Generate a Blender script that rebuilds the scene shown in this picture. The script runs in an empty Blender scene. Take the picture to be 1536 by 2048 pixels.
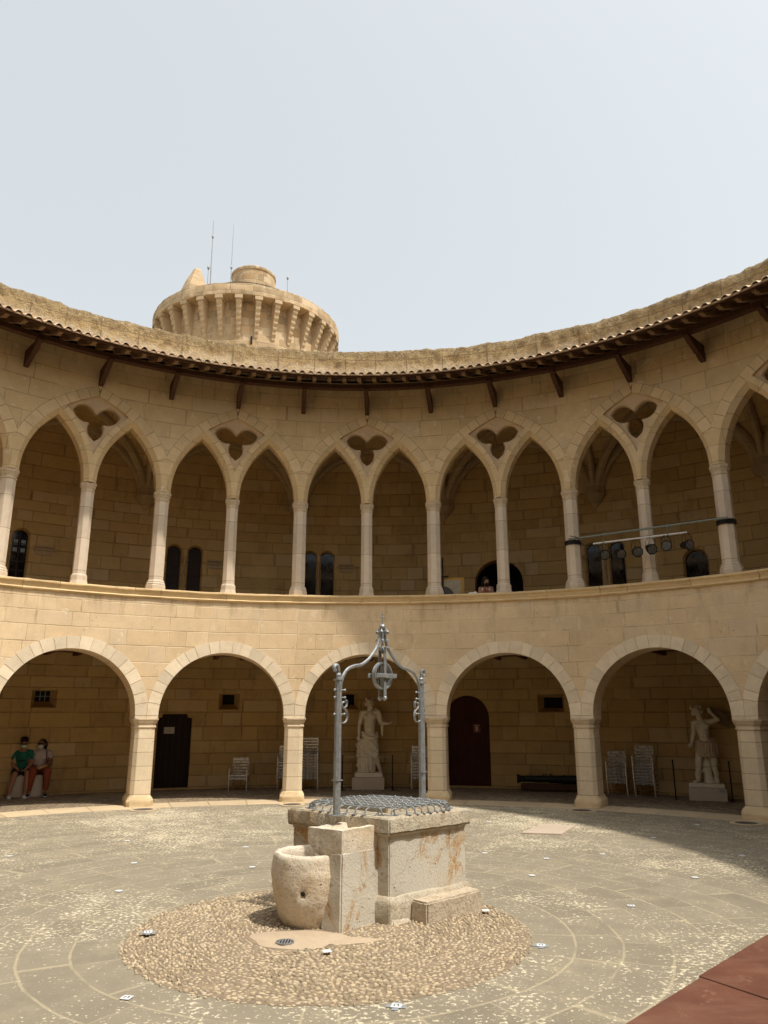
import bpy, bmesh, math, random
from mathutils import Vector, Matrix, noise, geometry
from math import sin, cos, pi, radians, sqrt, atan2, floor
random.seed(7)
scene = bpy.context.scene
COL = scene.collection

# ------------------------------------------------------------------ camera
CAM = Vector((0.527, -6.047, 1.68))
cd = bpy.data.cameras.new("camera"); cam = bpy.data.objects.new("camera", cd); COL.objects.link(cam)
cam.location = CAM; cam.rotation_euler = (pi/2+0.26, 0, 0)
cd.sensor_fit = 'VERTICAL'; cd.sensor_height = 36; cd.sensor_width = 27
cd.lens = 1498.6/2048*36; cd.clip_start = .05; cd.clip_end = 2000
scene.camera = cam
# ------------------------------------------------------------------ sky and sun
SUN = Vector((3.54, -2.62, 8.35)).normalized()
w = bpy.data.worlds.new("World"); scene.world = w; w.use_nodes = True
nt = w.node_tree; nt.nodes.clear()
sky = nt.nodes.new('ShaderNodeTexSky'); sky.sky_type = 'NISHITA'; sky.sun_disc = False
sky.sun_elevation = math.asin(SUN.z); sky.sun_rotation = atan2(SUN.x, SUN.y)
sky.altitude = 100; sky.air_density = 1.0; sky.dust_density = 6.0; sky.ozone_density = 1.0
hs = nt.nodes.new('ShaderNodeHueSaturation'); hs.inputs['Saturation'].default_value = .25
bg = nt.nodes.new('ShaderNodeBackground'); bg.inputs['Strength'].default_value = 0.15
wo = nt.nodes.new('ShaderNodeOutputWorld')
nt.links.new(sky.outputs[0], hs.inputs['Color']); tint = nt.nodes.new('ShaderNodeMix'); tint.data_type = 'RGBA'; tint.blend_type = 'MULTIPLY'; tint.inputs[0].default_value = 1; tint.inputs[7].default_value = (.985, 1.0, .985, 1)
dusty = nt.nodes.new('ShaderNodeMix'); dusty.data_type = 'RGBA'; dusty.inputs[0].default_value = .62; dusty.inputs[7].default_value = (2.22, 2.38, 2.46, 1)   # airborne dust evens out the sky
nt.links.new(hs.outputs[0], tint.inputs[6]); nt.links.new(tint.outputs[2], dusty.inputs[6]); nt.links.new(dusty.outputs[2], bg.inputs[0]); nt.links.new(bg.outputs[0], wo.inputs[0])
sd = bpy.data.lights.new("sun", 'SUN'); sun = bpy.data.objects.new("sun", sd); COL.objects.link(sun)
sd.energy = 2.15; sd.angle = radians(1.6); sd.color = (1, .94, .84)
sun.rotation_euler = (-SUN).to_track_quat('-Z', 'Y').to_euler(); sun.location = (0, 0, 40)
scene.view_settings.view_transform = 'Standard'; scene.view_settings.look = 'None'
scene.view_settings.exposure = 1.06; scene.view_settings.gamma = 1
scene.render.engine = 'CYCLES'
scene.cycles.max_bounces = 8; scene.cycles.diffuse_bounces = 5

# ------------------------------------------------------------------ constants of the courtyard
NB = 21; BAY = 2*pi/NB; PHI = -0.1331; RW = 9.36; W = BAY*RW
def ang(b): return PHI+b*BAY
def cyl(a, r, z): return (r*sin(a), r*cos(a), z)
def prj(p):
    x, y, z = p[0]-CAM.x, p[1]-CAM.y, p[2]-CAM.z
    c, s = cos(.26), sin(.26); d = y*c+z*s
    return 768+1498.6*x/d, 1024-1498.6*(-y*s+z*c)/d

# ------------------------------------------------------------------ mesh helpers
class MB:
    def __init__(s): s.v = []; s.f = []
    def add(s, vs, fs):
        o = len(s.v); s.v += [tuple(p) for p in vs]; s.f += [tuple(i+o for i in f) for f in fs]; return s
    def box(s, c, d, rot=0, M=None, taper=1.0):
        x, y, z = d[0]/2, d[1]/2, d[2]/2; vs = []
        for sz, t in ((-1, 1), (1, taper)):
            for sx, sy in ((-1, -1), (1, -1), (1, 1), (-1, 1)):
                p = Vector((sx*x*t, sy*y*t, sz*z))
                if M: p = M @ p
                elif rot: p = Matrix.Rotation(rot, 3, 'Z') @ p
                vs.append(p+Vector(c))
        return s.add(vs, [(3, 2, 1, 0), (4, 5, 6, 7), (0, 1, 5, 4), (1, 2, 6, 5), (2, 3, 7, 6), (3, 0, 4, 7)])
    def loft(s, rings, cap=True, closed=True):
        n = len(rings[0]); vs = [p for r in rings for p in r]; fs = []
        for i in range(len(rings)-1):
            for j in range(n if closed else n-1):
                k = (j+1) % n
                fs.append((i*n+j, i*n+k, (i+1)*n+k, (i+1)*n+j))
        if cap: fs += [tuple(range(n-1, -1, -1)), tuple(range((len(rings)-1)*n, len(rings)*n))]
        return s.add(vs, fs)
    def tube(s, path, r, n=8, cap=True, flat=1.0, up=(0, 0, 1)):
        P = [Vector(p) for p in path]; rs = r if hasattr(r, '__len__') else [r]*len(P); rings = []
        N = None
        for i, p in enumerate(P):
            t = (P[min(i+1, len(P)-1)]-P[max(i-1, 0)]).normalized()
            if N is None:
                u = Vector(up)
                if abs(t.dot(u)) > .95: u = Vector((1, 0, 0))
                N = (u-t*u.dot(t)).normalized()
            else: N = (N-t*N.dot(t)).normalized()
            B = t.cross(N)
            rings.append([p+(N*cos(2*pi*k/n+pi/n)*rs[i]+B*sin(2*pi*k/n+pi/n)*rs[i]*flat) for k in range(n)])
        return s.loft(rings, cap)
    def lathe(s, prof, a0=0, a1=2*pi, n=168, c=(0, 0), closed_prof=False):
        """prof: (r, z) list swept about z (angle from +Y)"""
        full = abs(a1-a0-2*pi) < 1e-6; m = n if full else n+1; L = len(prof); vs = []; fs = []
        for i in range(m):
            a = a0+(a1-a0)*i/n
            vs += [(c[0]+r*sin(a), c[1]+r*cos(a), z) for r, z in prof]
        for i in range(n):
            i2 = (i+1) % m
            for j in range(L if closed_prof else L-1):
                k = (j+1) % L
                fs.append((i*L+j, i2*L+j, i2*L+k, i*L+k))
        return s.add(vs, fs)
    def prism(s, pts, fn):
        """pts: 2D outline, fn(p, 0/1) -> 3D"""
        n = len(pts); vs = [fn(p, 0) for p in pts]+[fn(p, 1) for p in pts]
        return s.add(vs, [tuple(range(n-1, -1, -1)), tuple(range(n, 2*n))]+[(i, (i+1) % n, n+(i+1) % n, n+i) for i in range(n)])
    def sphere(s, c, r, n=12, m=8):
        rx, ry, rz = r if hasattr(r, '__len__') else (r, r, r); vs = []; fs = []
        for i in range(1, m):
            t = pi*i/m
            vs += [(c[0]+rx*sin(t)*cos(2*pi*j/n), c[1]+ry*sin(t)*sin(2*pi*j/n), c[2]+rz*cos(t)) for j in range(n)]
        for i in range(m-2):
            for j in range(n): fs.append((i*n+j, (i+1)*n+j, (i+1)*n+(j+1) % n, i*n+(j+1) % n))
        T = len(vs); vs += [(c[0], c[1], c[2]+rz), (c[0], c[1], c[2]-rz)]
        for j in range(n):
            fs.append((T, j, (j+1) % n)); fs.append((T+1, (m-2)*n+(j+1) % n, (m-2)*n+j))
        return s.add(vs, fs)
    def build(s, name, mat, parent=None, bevel=0, smooth=False, label=None, segs=2, wn=False):
        me = bpy.data.meshes.new(name); me.from_pydata(s.v, [], s.f); me.update()
        return link(name, me, mat, parent, bevel, smooth, label, segs)
def link(name, me, mat, parent=None, bevel=0, smooth=False, label=None, segs=2):
    o = bpy.data.objects.new(name, me); COL.objects.link(o)
    if mat: me.materials.append(mat)
    if parent: o.parent = parent
    if smooth is True:
        me.shade_smooth()
    elif smooth:
        me.shade_smooth(); me.set_sharp_from_angle(angle=radians(smooth))
    if bevel:
        b = o.modifiers.new('bevel', 'BEVEL'); b.width = bevel; b.segments = segs; b.limit_method = 'ANGLE'; b.angle_limit = radians(35)
    if label: o['label'] = label
    return o
def fixn(me):
    bm = bmesh.new(); bm.from_mesh(me); bmesh.ops.recalc_face_normals(bm, faces=bm.faces); bm.to_mesh(me); bm.free()
def thing(name, label, cat, loc=(0, 0, 0), rz=0, group=None):
    o = bpy.data.objects.new(name, None); COL.objects.link(o); o.empty_display_size = .2
    o.location = loc; o.rotation_euler = (0, 0, rz); o['label'] = label; o['category'] = cat
    if group: o['group'] = group
    return o
def tag(o, label, cat, group=None):
    o['label'] = label; o['category'] = cat
    if group: o['group'] = group
    return o
def struct(o, kind='structure'): o['kind'] = kind; return o
def dup(root, loc, rz, label=None, group=None, scale=None):
    def cp(o, par):
        c = o.copy(); COL.objects.link(c); c.parent = par
        for ch in o.children: cp(ch, c)
        return c
    r = cp(root, root.parent); r.location = loc; r.rotation_euler = (0, 0, rz)
    if scale: r.scale = scale
    if label: r['label'] = label
    if group: r['group'] = group
    return r
def octo(cx, cy, w, d, z, ch=None, rot=0, n8=True):
    """chamfered rectangle ring, w tangential, d radial"""
    c = ch if ch is not None else min(w, d)*.2929
    x, y = w/2, d/2
    P = [(-x+c, -y), (x-c, -y), (x, -y+c), (x, y-c), (x-c, y), (-x+c, y), (-x, y-c), (-x, -y+c)]
    return [(cx+px, cy+py, z) for px, py in P]
def roughen(me, amp, sc, seed=0):
    me.update(); ns = [v.normal.copy() for v in me.vertices]
    for v, n in zip(me.vertices, ns):
        q = (v.co+Vector((seed, seed*2, 0)))*sc
        v.co += n*amp*(noise.fractal(q, .8, 2.0, 4, noise_basis='PERLIN_ORIGINAL'))
    me.update()
def evalmesh(o, name):
    dg = bpy.context.evaluated_depsgraph_get(); me = bpy.data.meshes.new_from_object(o.evaluated_get(dg)); me.name = name
    bpy.data.objects.remove(o, do_unlink=True); return me
def remesh(mb, voxel, smooth_it=2, name='m'):
    me = bpy.data.meshes.new(name); me.from_pydata(mb.v, [], mb.f)
    o = bpy.data.objects.new(name, me); COL.objects.link(o)
    r = o.modifiers.new('r', 'REMESH'); r.mode = 'VOXEL'; r.voxel_size = voxel
    if smooth_it:
        k = o.modifiers.new('s', 'SMOOTH'); k.factor = .5; k.iterations = smooth_it
    bpy.context.view_layer.update()
    return evalmesh(o, name)

# ------------------------------------------------------------------ shader helpers
class NG:
    def __init__(s, name):
        s.mat = bpy.data.materials.new(name); s.mat.use_nodes = True; s.t = s.mat.node_tree
        s.b = s.t.nodes['Principled BSDF']; s.t.nodes.remove(s.t.nodes['Material Output'])
        s.out = s.t.nodes.new('ShaderNodeOutputMaterial'); s.t.links.new(s.b.outputs[0], s.out.inputs[0])
        s.b.inputs['Specular IOR Level'].default_value = .25
        s.tc = s.t.nodes.new('ShaderNodeTexCoord'); s.obj = s.tc.outputs['Object']
    def _in(s, node, i, v):
        if v is None: return
        if isinstance(v, bpy.types.NodeSocket): s.t.links.new(v, node.inputs[i])
        else:
            try: node.inputs[i].default_value = v
            except Exception: node.inputs[i].default_value = (*v, 1) if len(v) == 3 else v
    def m(s, op, a, b=None, c=None, clamp=False):
        n = s.t.nodes.new('ShaderNodeMath'); n.operation = op; n.use_clamp = clamp
        s._in(n, 0, a); s._in(n, 1, b); s._in(n, 2, c); return n.outputs[0]
    def vm(s, op, a, b=None):
        n = s.t.nodes.new('ShaderNodeVectorMath'); n.operation = op; s._in(n, 0, a); s._in(n, 1, b)
        return n.outputs['Value'] if op in ('LENGTH', 'DOT_PRODUCT') else n.outputs[0]
    def sep(s, v):
        n = s.t.nodes.new('ShaderNodeSeparateXYZ'); s._in(n, 0, v); return n.outputs
    def comb(s, x, y, z=0.0):
        n = s.t.nodes.new('ShaderNodeCombineXYZ'); s._in(n, 0, x); s._in(n, 1, y); s._in(n, 2, z); return n.outputs[0]
    def noise(s, v, sc, det=4, rough=.6, col=False, dist=0):
        n = s.t.nodes.new('ShaderNodeTexNoise'); s._in(n, 'Vector', v); s._in(n, 'Scale', sc); s._in(n, 'Detail', det)
        s._in(n, 'Roughness', rough); s._in(n, 'Distortion', dist); return n.outputs[1 if col else 0]
    def vor(s, v, sc, feat='F1', rnd=1, out='Distance'):
        n = s.t.nodes.new('ShaderNodeTexVoronoi'); n.feature = feat; s._in(n, 'Vector', v); s._in(n, 'Scale', sc); s._in(n, 'Randomness', rnd)
        return n.outputs[out]
    def white(s, v):
        n = s.t.nodes.new('ShaderNodeTexWhiteNoise'); n.noise_dimensions = '3D'; s._in(n, 'Vector', v); return n.outputs
    def mr(s, v, a, b, c=0.0, d=1.0, sm=False):
        n = s.t.nodes.new('ShaderNodeMapRange'); n.clamp = True
        if sm: n.interpolation_type = 'SMOOTHSTEP'
        s._in(n, 0, v); s._in(n, 1, a); s._in(n, 2, b); s._in(n, 3, c); s._in(n, 4, d); return n.outputs[0]
    def mix(s, f, a, b, mode='MIX'):
        n = s.t.nodes.new('ShaderNodeMix'); n.data_type = 'RGBA'; n.blend_type = mode; n.clamp_factor = True
        s._in(n, 0, f); s._in(n, 6, (*a, 1) if isinstance(a, tuple) and len(a) == 3 else a); s._in(n, 7, (*b, 1) if isinstance(b, tuple) and len(b) == 3 else b)
        return n.outputs[2]
    def island(s):
        return s.t.nodes.new('ShaderNodeNewGeometry').outputs['Random Per Island']
    def bump(s, h, st=.5, d=.02, nrm=None):
        n = s.t.nodes.new('ShaderNodeBump'); s._in(n, 'Strength', st); s._in(n, 'Distance', d); s._in(n, 'Height', h)
        if nrm: s._in(n, 'Normal', nrm)
        s.t.links.new(n.outputs[0], s.b.inputs['Normal']); return n.outputs[0]
    def fin(s, col, rough=.9, metal=0.0, spec=None):
        s._in(s.b, 'Base Color', (*col, 1) if isinstance(col, tuple) and len(col) == 3 else col); s._in(s.b, 'Roughness', rough); s._in(s.b, 'Metallic', metal)
        if spec is not None: s.b.inputs['Specular IOR Level'].default_value = spec
        return s.mat
def mad(n, v, k, o): return n.m('MULTIPLY_ADD', v, k, o)

def ashlar(name, base, var=.16, h=.27, L=.52, rr=RW, joint=(.30, .22, .12), jlight=(.62, .50, .33), lightness=.45, stain=.35, pits=.5,
           orange=(.55, .30, .10), bumpd=.012, jw=.006, dark=(.10, .075, .045), seed=0.0, jmix=.6, jb=.4, streak=None):
    g = NG(name); x, y, z = g.sep(g.obj)
    u = g.m('MULTIPLY', g.m('ARCTAN2', x, y), rr)
    z2 = g.m('ADD', z, g.m('MULTIPLY', g.m('SINE', mad(g, z, 3.3, seed)), .05))
    vr = g.m('DIVIDE', z2, h); row = g.m('FLOOR', vr); fv = g.m('FRACT', vr)
    r0 = g.white(g.comb(row, seed, 1.7))[0]
    # blocks of unequal length: a smooth 1-D warp per course
    uu = g.m('ADD', g.m('DIVIDE', u, L), g.m('MULTIPLY', r0, 13.0))
    wob = g.m('MULTIPLY', g.m('SINE', g.m('ADD', g.m('MULTIPLY', uu, 2.4), g.m('MULTIPLY', r0, 40.0))), .30)
    uu = g.m('ADD', uu, wob); colu = g.m('FLOOR', uu); fu = g.m('FRACT', uu)
    nz = g.noise(g.obj, 9, 3, .6)
    du = g.m('MULTIPLY', g.m('MINIMUM', fu, g.m('SUBTRACT', 1.0, fu)), L)
    dv = g.m('MULTIPLY', g.m('MINIMUM', fv, g.m('SUBTRACT', 1.0, fv)), h)
    d = g.m('ADD', g.m('MINIMUM', du, dv), g.m('MULTIPLY', g.m('SUBTRACT', nz, .5), .012))
    jm = g.mr(d, jw*.5, jw*1.8, 1, 0, True)
    rb = g.white(g.comb(row, colu, seed)); v1 = rb[0]; cs = g.sep(rb[1])
    big = g.noise(g.obj, .55, 4, .6); mid = g.noise(g.obj, 3.2, 5, .65); fine = g.noise(g.obj, 38, 4, .7)
    k = g.m('ADD', g.mr(v1, 0, 1, 1-var, 1+var*.8), g.m('MULTIPLY', g.m('SUBTRACT', mid, .5), .38))
    k = g.m('ADD', k, g.m('MULTIPLY', g.m('SUBTRACT', fine, .5), .30))
    k = g.m('ADD', k, g.m('MULTIPLY', g.m('SUBTRACT', big, .5), .35))
    c = g.mix(1.0, base, g.comb(k, k, k), 'MULTIPLY')
    c = g.mix(g.m('MULTIPLY', g.mr(cs[1], .62, 1), .30*min(1, var*6)), c, orange)
    c = g.mix(g.m('MULTIPLY', g.mr(cs[0], .75, .95), .22), c, (.45, .40, .33))
    st = g.noise(g.vm('MULTIPLY', g.obj, (1.0, 1.0, .45)), 2.1, 6, .7)
    c = g.mix(g.m('MULTIPLY', g.mr(st, .54, .74, 0, 1, True), stain), c, dark)
    if streak:   # run-off stains below the ledge, and small repairs
        sn = g.noise(g.vm('MULTIPLY', g.comb(u, z, 0.0), (3.2, .45, 1)), 2.0, 5, .7); sm_ = g.m('MULTIPLY', g.mr(sn, .50, .68, 0, 1, True), g.mr(z, streak[0], streak[1], 0, 1, True))
        c = g.mix(g.m('MULTIPLY', sm_, .5), c, (.30, .20, .10)); rp = g.noise(g.obj, 6.5, 2, .4); c = g.mix(g.m('MULTIPLY', g.mr(rp, .685, .705, 0, 1, True), .5), c, (.72, .61, .44))
    # pale patches of mortar
    pp = g.noise(g.obj, 4.3, 4, .75)
    c = g.mix(g.m('MULTIPLY', g.mr(pp, .64, .70, 0, 1, True), .45*lightness), c, jlight)
    lm = g.mr(g.noise(g.obj, 1.1, 3, .6), .50-.12*(lightness-.5), .60-.12*(lightness-.5))
    jc = g.mix(lm, joint, jlight)
    c = g.mix(g.m('MULTIPLY', jm, g.mr(g.noise(g.obj, 2.3, 3), .35, .6, jmix*.45, jmix)), c, jc)
    pv = g.vor(g.vm('MULTIPLY', g.obj, (1, 1, 1.3)), 9.0); pn = g.noise(g.obj, 2.7, 2)
    pit = g.m('MULTIPLY', g.mr(g.m('ADD', pv, g.m('MULTIPLY', fine, .06)), .10, .14, 1, 0, True), g.mr(pn, .5, .62))
    c = g.mix(g.m('MULTIPLY', pit, pits), c, (.07, .045, .02))
    hgt = g.m('SUBTRACT', g.m('ADD', g.m('MULTIPLY', fine, .28), g.m('MULTIPLY', mid, .45)), g.m('MULTIPLY', jm, jb))
    hgt = g.m('ADD', g.m('SUBTRACT', hgt, g.m('MULTIPLY', pit, .8)), g.m('MULTIPLY', v1, .22))
    g.bump(hgt, .75, bumpd); return g.fin(c, .93)
def stone(name, base, var=.15, stain=(.35, .22, .10), sf=.35, sc=3.0, fine=.25, bumpd=.01, island=True, pits=.5, rust=0, joints=None, spotty=0):
    g = NG(name); k = g.mr(g.island(), 0, 1, 1-var, 1+var) if island else 1.0
    fn = g.noise(g.obj, 45, 4, .7); md = g.noise(g.obj, sc, 6, .65)
    k = g.m('ADD', k, g.m('MULTIPLY', g.m('SUBTRACT', fn, .5), fine)); k = g.m('ADD', k, g.m('MULTIPLY', g.m('SUBTRACT', md, .5), .4))
    c = g.mix(1.0, base, g.comb(k, k, k), 'MULTIPLY')
    s2 = g.noise(g.vm('ADD', g.obj, (3.1, 1.7, .3)), sc*.8, 6, .7, dist=.6)
    c = g.mix(g.m('MULTIPLY', g.mr(s2, .5, .72, 0, 1, True), sf), c, stain)
    if rust:
        r1 = g.noise(g.vm('MULTIPLY', g.vm('ADD', g.obj, (1.55, .35, .2)), (1, 1, .48)), 2.3, 8, .78, dist=1.3)
        c = g.mix(g.m('MULTIPLY', g.mr(r1, .50, .62, 0, 1, True), rust), c, g.mix(g.mr(fn, .4, .6), (.47, .27, .09), (.33, .17, .05)))
        vn = g.vor(g.vm('ADD', g.obj, g.vm('MULTIPLY', g.noise(g.obj, 5, 4, .6, col=True), (.35, .35, .35))), 2.2, 'DISTANCE_TO_EDGE')
        c = g.mix(g.m('MULTIPLY', g.mr(vn, .002, .010, 1, 0, True), .6), c, (.20, .13, .07))
    if joints:
        z = g.sep(g.obj)[2]; fz = g.m('FRACT', g.m('ADD', g.m('DIVIDE', z, joints), .13))
        jd = g.m('MULTIPLY', g.m('MINIMUM', fz, g.m('SUBTRACT', 1.0, fz)), joints)
        jm = g.mr(jd, .003, .008, 1, 0, True); bi = g.white(g.comb(g.m('FLOOR', g.m('ADD', g.m('DIVIDE', z, joints), .13)), g.island(), 0.0))[0]
        kk = g.mr(bi, 0, 1, .9, 1.08); c = g.mix(1.0, c, g.comb(kk, kk, kk), 'MULTIPLY')
        c = g.mix(g.m('MULTIPLY', jm, .65), c, (.22, .15, .09))
    pv = g.vor(g.obj, 16.0); pit = g.m('MULTIPLY', g.mr(pv, .09, .14, 1, 0, True), g.mr(g.noise(g.obj, 4, 2), .5, .62))
    c = g.mix(g.m('MULTIPLY', pit, pits), c, (.12, .08, .045))
    if spotty:
        sp = g.noise(g.obj, 30, 5, .8); c = g.mix(g.m('MULTIPLY', g.mr(sp, .50, .62, 0, 1, True), spotty), c, (.17, .14, .10))
    h = g.m('SUBTRACT', g.m('ADD', g.m('MULTIPLY', fn, .5), g.m('MULTIPLY', md, .6)), g.m('MULTIPLY', pit, .6))
    g.bump(h, .7, bumpd); return g.fin(c, .88)
def simple(name, col, rough=.6, metal=0.0, var=.12, sc=12, bump=0.0, spec=None, island=False):
    g = NG(name); n = g.noise(g.obj, sc, 5, .65); k = g.mr(n, .25, .75, 1-var, 1+var)
    if island: k = g.m('MULTIPLY', k, g.mr(g.island(), 0, 1, .85, 1.12))
    c = g.mix(1.0, col, g.comb(k, k, k), 'MULTIPLY')
    if bump: g.bump(n, .6, bump)
    return g.fin(c, g.mr(g.noise(g.obj, sc*2, 3), .3, .7, max(rough-.08, 0), min(rough+.08, 1)), metal, spec)
def wood(name, col, rough=.8, sc=6, axis='z'):
    g = NG(name); sv = {'x': (.12, 1, 1), 'y': (1, .12, 1), 'z': (1, 1, .12)}[axis]
    n = g.noise(g.vm('MULTIPLY', g.obj, sv), sc*5, 6, .7); b = g.noise(g.obj, 2, 3)
    k = g.m('ADD', g.m('MULTIPLY', g.mr(g.island(), 0, 1, .75, 1.2), g.mr(n, .3, .7, .65, 1.25)), g.m('MULTIPLY', g.m('SUBTRACT', b, .5), .5))
    c = g.mix(1.0, col, g.comb(k, k, k), 'MULTIPLY'); g.bump(n, .6, .006); return g.fin(c, rough)

WALL = (.66, .49, .30)
M = {}
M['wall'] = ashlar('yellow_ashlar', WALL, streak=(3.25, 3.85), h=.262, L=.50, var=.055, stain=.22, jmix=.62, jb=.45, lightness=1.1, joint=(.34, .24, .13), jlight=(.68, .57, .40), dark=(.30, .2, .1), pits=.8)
M['gallery'] = ashlar('gallery_ashlar', streak=(7.6, 8.7), base=(.63, .455, .245), h=.30, L=.62, jmix=.55, jb=.35, var=.07, stain=.18, lightness=.25, joint=(.22, .15, .08), dark=(.16, .11, .06), seed=3.0, pits=.6, orange=(.44, .29, .13))
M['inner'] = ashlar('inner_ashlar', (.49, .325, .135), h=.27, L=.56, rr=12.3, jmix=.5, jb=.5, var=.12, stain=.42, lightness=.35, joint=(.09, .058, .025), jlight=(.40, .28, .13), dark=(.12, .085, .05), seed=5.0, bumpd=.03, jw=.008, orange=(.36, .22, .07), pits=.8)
M['tower'] = ashlar('tower_ashlar', (.46, .335, .20), h=.24, L=.46, rr=3.1, var=.30, stain=.65, lightness=.9, joint=(.22, .16, .10), jlight=(.70, .60, .44), dark=(.22, .17, .11), seed=9.0, bumpd=.03, jw=.008)
M['ring'] = stone('pale_voussoir', (.69, .57, .41), var=.13, stain=(.50, .36, .20), sf=.35, sc=4, fine=.22, pits=.5)
M['vouss'] = stone('gallery_voussoir', (.635, .465, .26), var=.09, stain=(.36, .26, .14), sf=.3, sc=4, fine=.18, pits=.4)
M['pier'] = stone('pier_stone', (.68, .55, .38), var=.09, stain=(.56, .38, .20), sf=.5, sc=4.5, fine=.2, pits=.9, joints=.245)
M['column'] = stone('column_marble', (.62, .505, .38), var=.10, stain=(.58, .42, .28), sf=.5, sc=5, fine=.16, pits=.5, joints=.62)
M['cap'] = stone('capital_stone', (.55, .43, .29), var=.05, stain=(.40, .28, .16), sf=.4, sc=7, fine=.2, pits=.4)
M['tracery'] = stone('tracery_stone', (.57, .41, .25), var=.05, stain=(.28, .18, .11), sf=.3, sc=5, fine=.2, pits=.2, island=False)
M['coping'] = stone('coping_stone', (.64, .46, .245), var=.10, stain=(.42, .26, .11), sf=.45, sc=3.5, fine=.25, pits=.8)
M['base'] = stone('pier_base_stone', (.62, .47, .28), var=.08, stain=(.50, .32, .15), sf=.55, sc=5, fine=.3, bumpd=.03)
M['well'] = stone('well_marble', (.52, .475, .39), var=.05, stain=(.50, .38, .22), sf=.45, sc=2.6, fine=.2, rust=.9, pits=.8, bumpd=.02)
M['slab'] = stone('slab_stone', (.46, .40, .30), var=.05, stain=(.26, .19, .11), sf=.6, sc=6, fine=.5, bumpd=.035, rust=.35, spotty=.35)
M['basin'] = stone('basin_stone', (.60, .52, .41), var=.03, stain=(.60, .42, .22), sf=.45, sc=3.2, fine=.6, bumpd=.022, pits=.8, spotty=.3)
M['step'] = stone('step_stone', (.50, .41, .30), var=.03, stain=(.28, .20, .12), sf=.5, sc=8, fine=.7, bumpd=.03, spotty=.45)
M['marble'] = stone('statue_marble', (.68, .60, .46), var=.02, stain=(.34, .27, .18), sf=.35, sc=5, fine=.12, pits=.1, bumpd=.004)
M['ped'] = stone('pedestal_stone', (.50, .41, .31), var=.02, stain=(.40, .3, .2), sf=.2, sc=4, fine=.15, pits=.1, bumpd=.004)
M['wood'] = wood('eave_wood', (.075, .033, .017)); M['woodr'] = wood('rafter_wood', (.26, .16, .09))
M['ceil'] = wood('red_ceiling_wood', (.14, .04, .03)); M['board'] = wood('eave_board_wood', (.10, .045, .025))
M['door1'] = wood('black_door_wood', (.022, .012, .009)); M['door2'] = wood('maroon_door_wood', (.06, .016, .011))
M['iron'] = simple('galvanised_iron', (.30, .31, .31), .48, .55, .3, 26, .002)
M['alu'] = simple('aluminium', (.66, .63, .58), .28, .7, .03, 8)
M['black'] = simple('black_metal', (.018, .017, .016), .45, .3)
M['gun'] = simple('cannon_iron', (.02, .02, .021), .5, .5, .3, 20, .003)
M['dark'] = simple('opening_shade', (.012, .010, .008), .9)  # near-black colour painted in for the shade inside openings
M['glass'] = simple('window_glass', (.008, .008, .009), .07, 0, .1, 3, 0, .3)
M['frame'] = simple('dark_window_wood', (.03, .018, .012), .6)
# ------------------------------------------------------------------ more materials
def mat_top():
    g = NG('weathered_rubble'); x, y, z = g.sep(g.obj)
    fn = g.noise(g.obj, 30, 5, .75); md = g.noise(g.obj, 5, 6, .7); bg_ = g.noise(g.obj, 1.2, 4, .6)
    k = g.m('ADD', .95, g.m('MULTIPLY', g.m('SUBTRACT', fn, .5), .6)); k = g.m('ADD', k, g.m('MULTIPLY', g.m('SUBTRACT', md, .5), .7))
    c = g.mix(1.0, (.50, .355, .175), g.comb(k, k, k), 'MULTIPLY')
    c = g.mix(g.m('MULTIPLY', g.mr(bg_, .5, .7), .5), c, (.48, .30, .10))
    zl = g.m('ADD', z, g.m('MULTIPLY', g.m('SUBTRACT', md, .5), .55))
    c = g.mix(g.m('MULTIPLY', g.mr(zl, 9.24, 9.02, 0, 1, True), .85), c, (.66, .53, .36))
    li = g.m('MULTIPLY', g.mr(g.m('ADD', zl, g.m('MULTIPLY', g.m('SUBTRACT', bg_, .5), .7)), 9.26, 9.52, 0, 1, True), g.mr(fn, .36, .58))
    c = g.mix(g.m('MULTIPLY', li, .6), c, (.09, .072, .052))
    rk = g.noise(g.obj, 8.5, 4, .65); c = g.mix(g.m('MULTIPLY', g.m('MULTIPLY', g.mr(rk, .48, .60, 0, 1, True), g.mr(zl, 9.0, 9.2)), .45), c, (.15, .10, .055)); c = g.mix(g.m('MULTIPLY', g.mr(g.noise(g.obj, 13, 3, .6), .58, .66, 0, 1, True), .5), c, (.62, .50, .32))
    fz = g.m('ABSOLUTE', g.m('SUBTRACT', g.m('ADD', z, g.m('MULTIPLY', g.m('SUBTRACT', md, .5), .06)), 9.30)); c = g.mix(g.m('MULTIPLY', g.mr(fz, .006, .018, 1, 0, True), .6), c, (.20, .14, .08))
    # a few block joints
    u = g.m('MULTIPLY', g.m('ARCTAN2', x, y), 9.36); f = g.m('FRACT', g.m('ADD', g.m('DIVIDE', u, .83), g.m('MULTIPLY', g.m('SINE', u), .3)))
    jm = g.m('MULTIPLY', g.mr(g.m('ABSOLUTE', g.m('SUBTRACT', f, .5)), .010, .026, 1, 0, True), g.mr(bg_, .35, .45)); c = g.mix(g.m('MULTIPLY', jm, .7), c, (.24, .17, .10))
    g.bump(g.m('ADD', g.m('MULTIPLY', fn, .8), md), 1.0, .09); return g.fin(c, .95)
M['top'] = mat_top()
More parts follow.
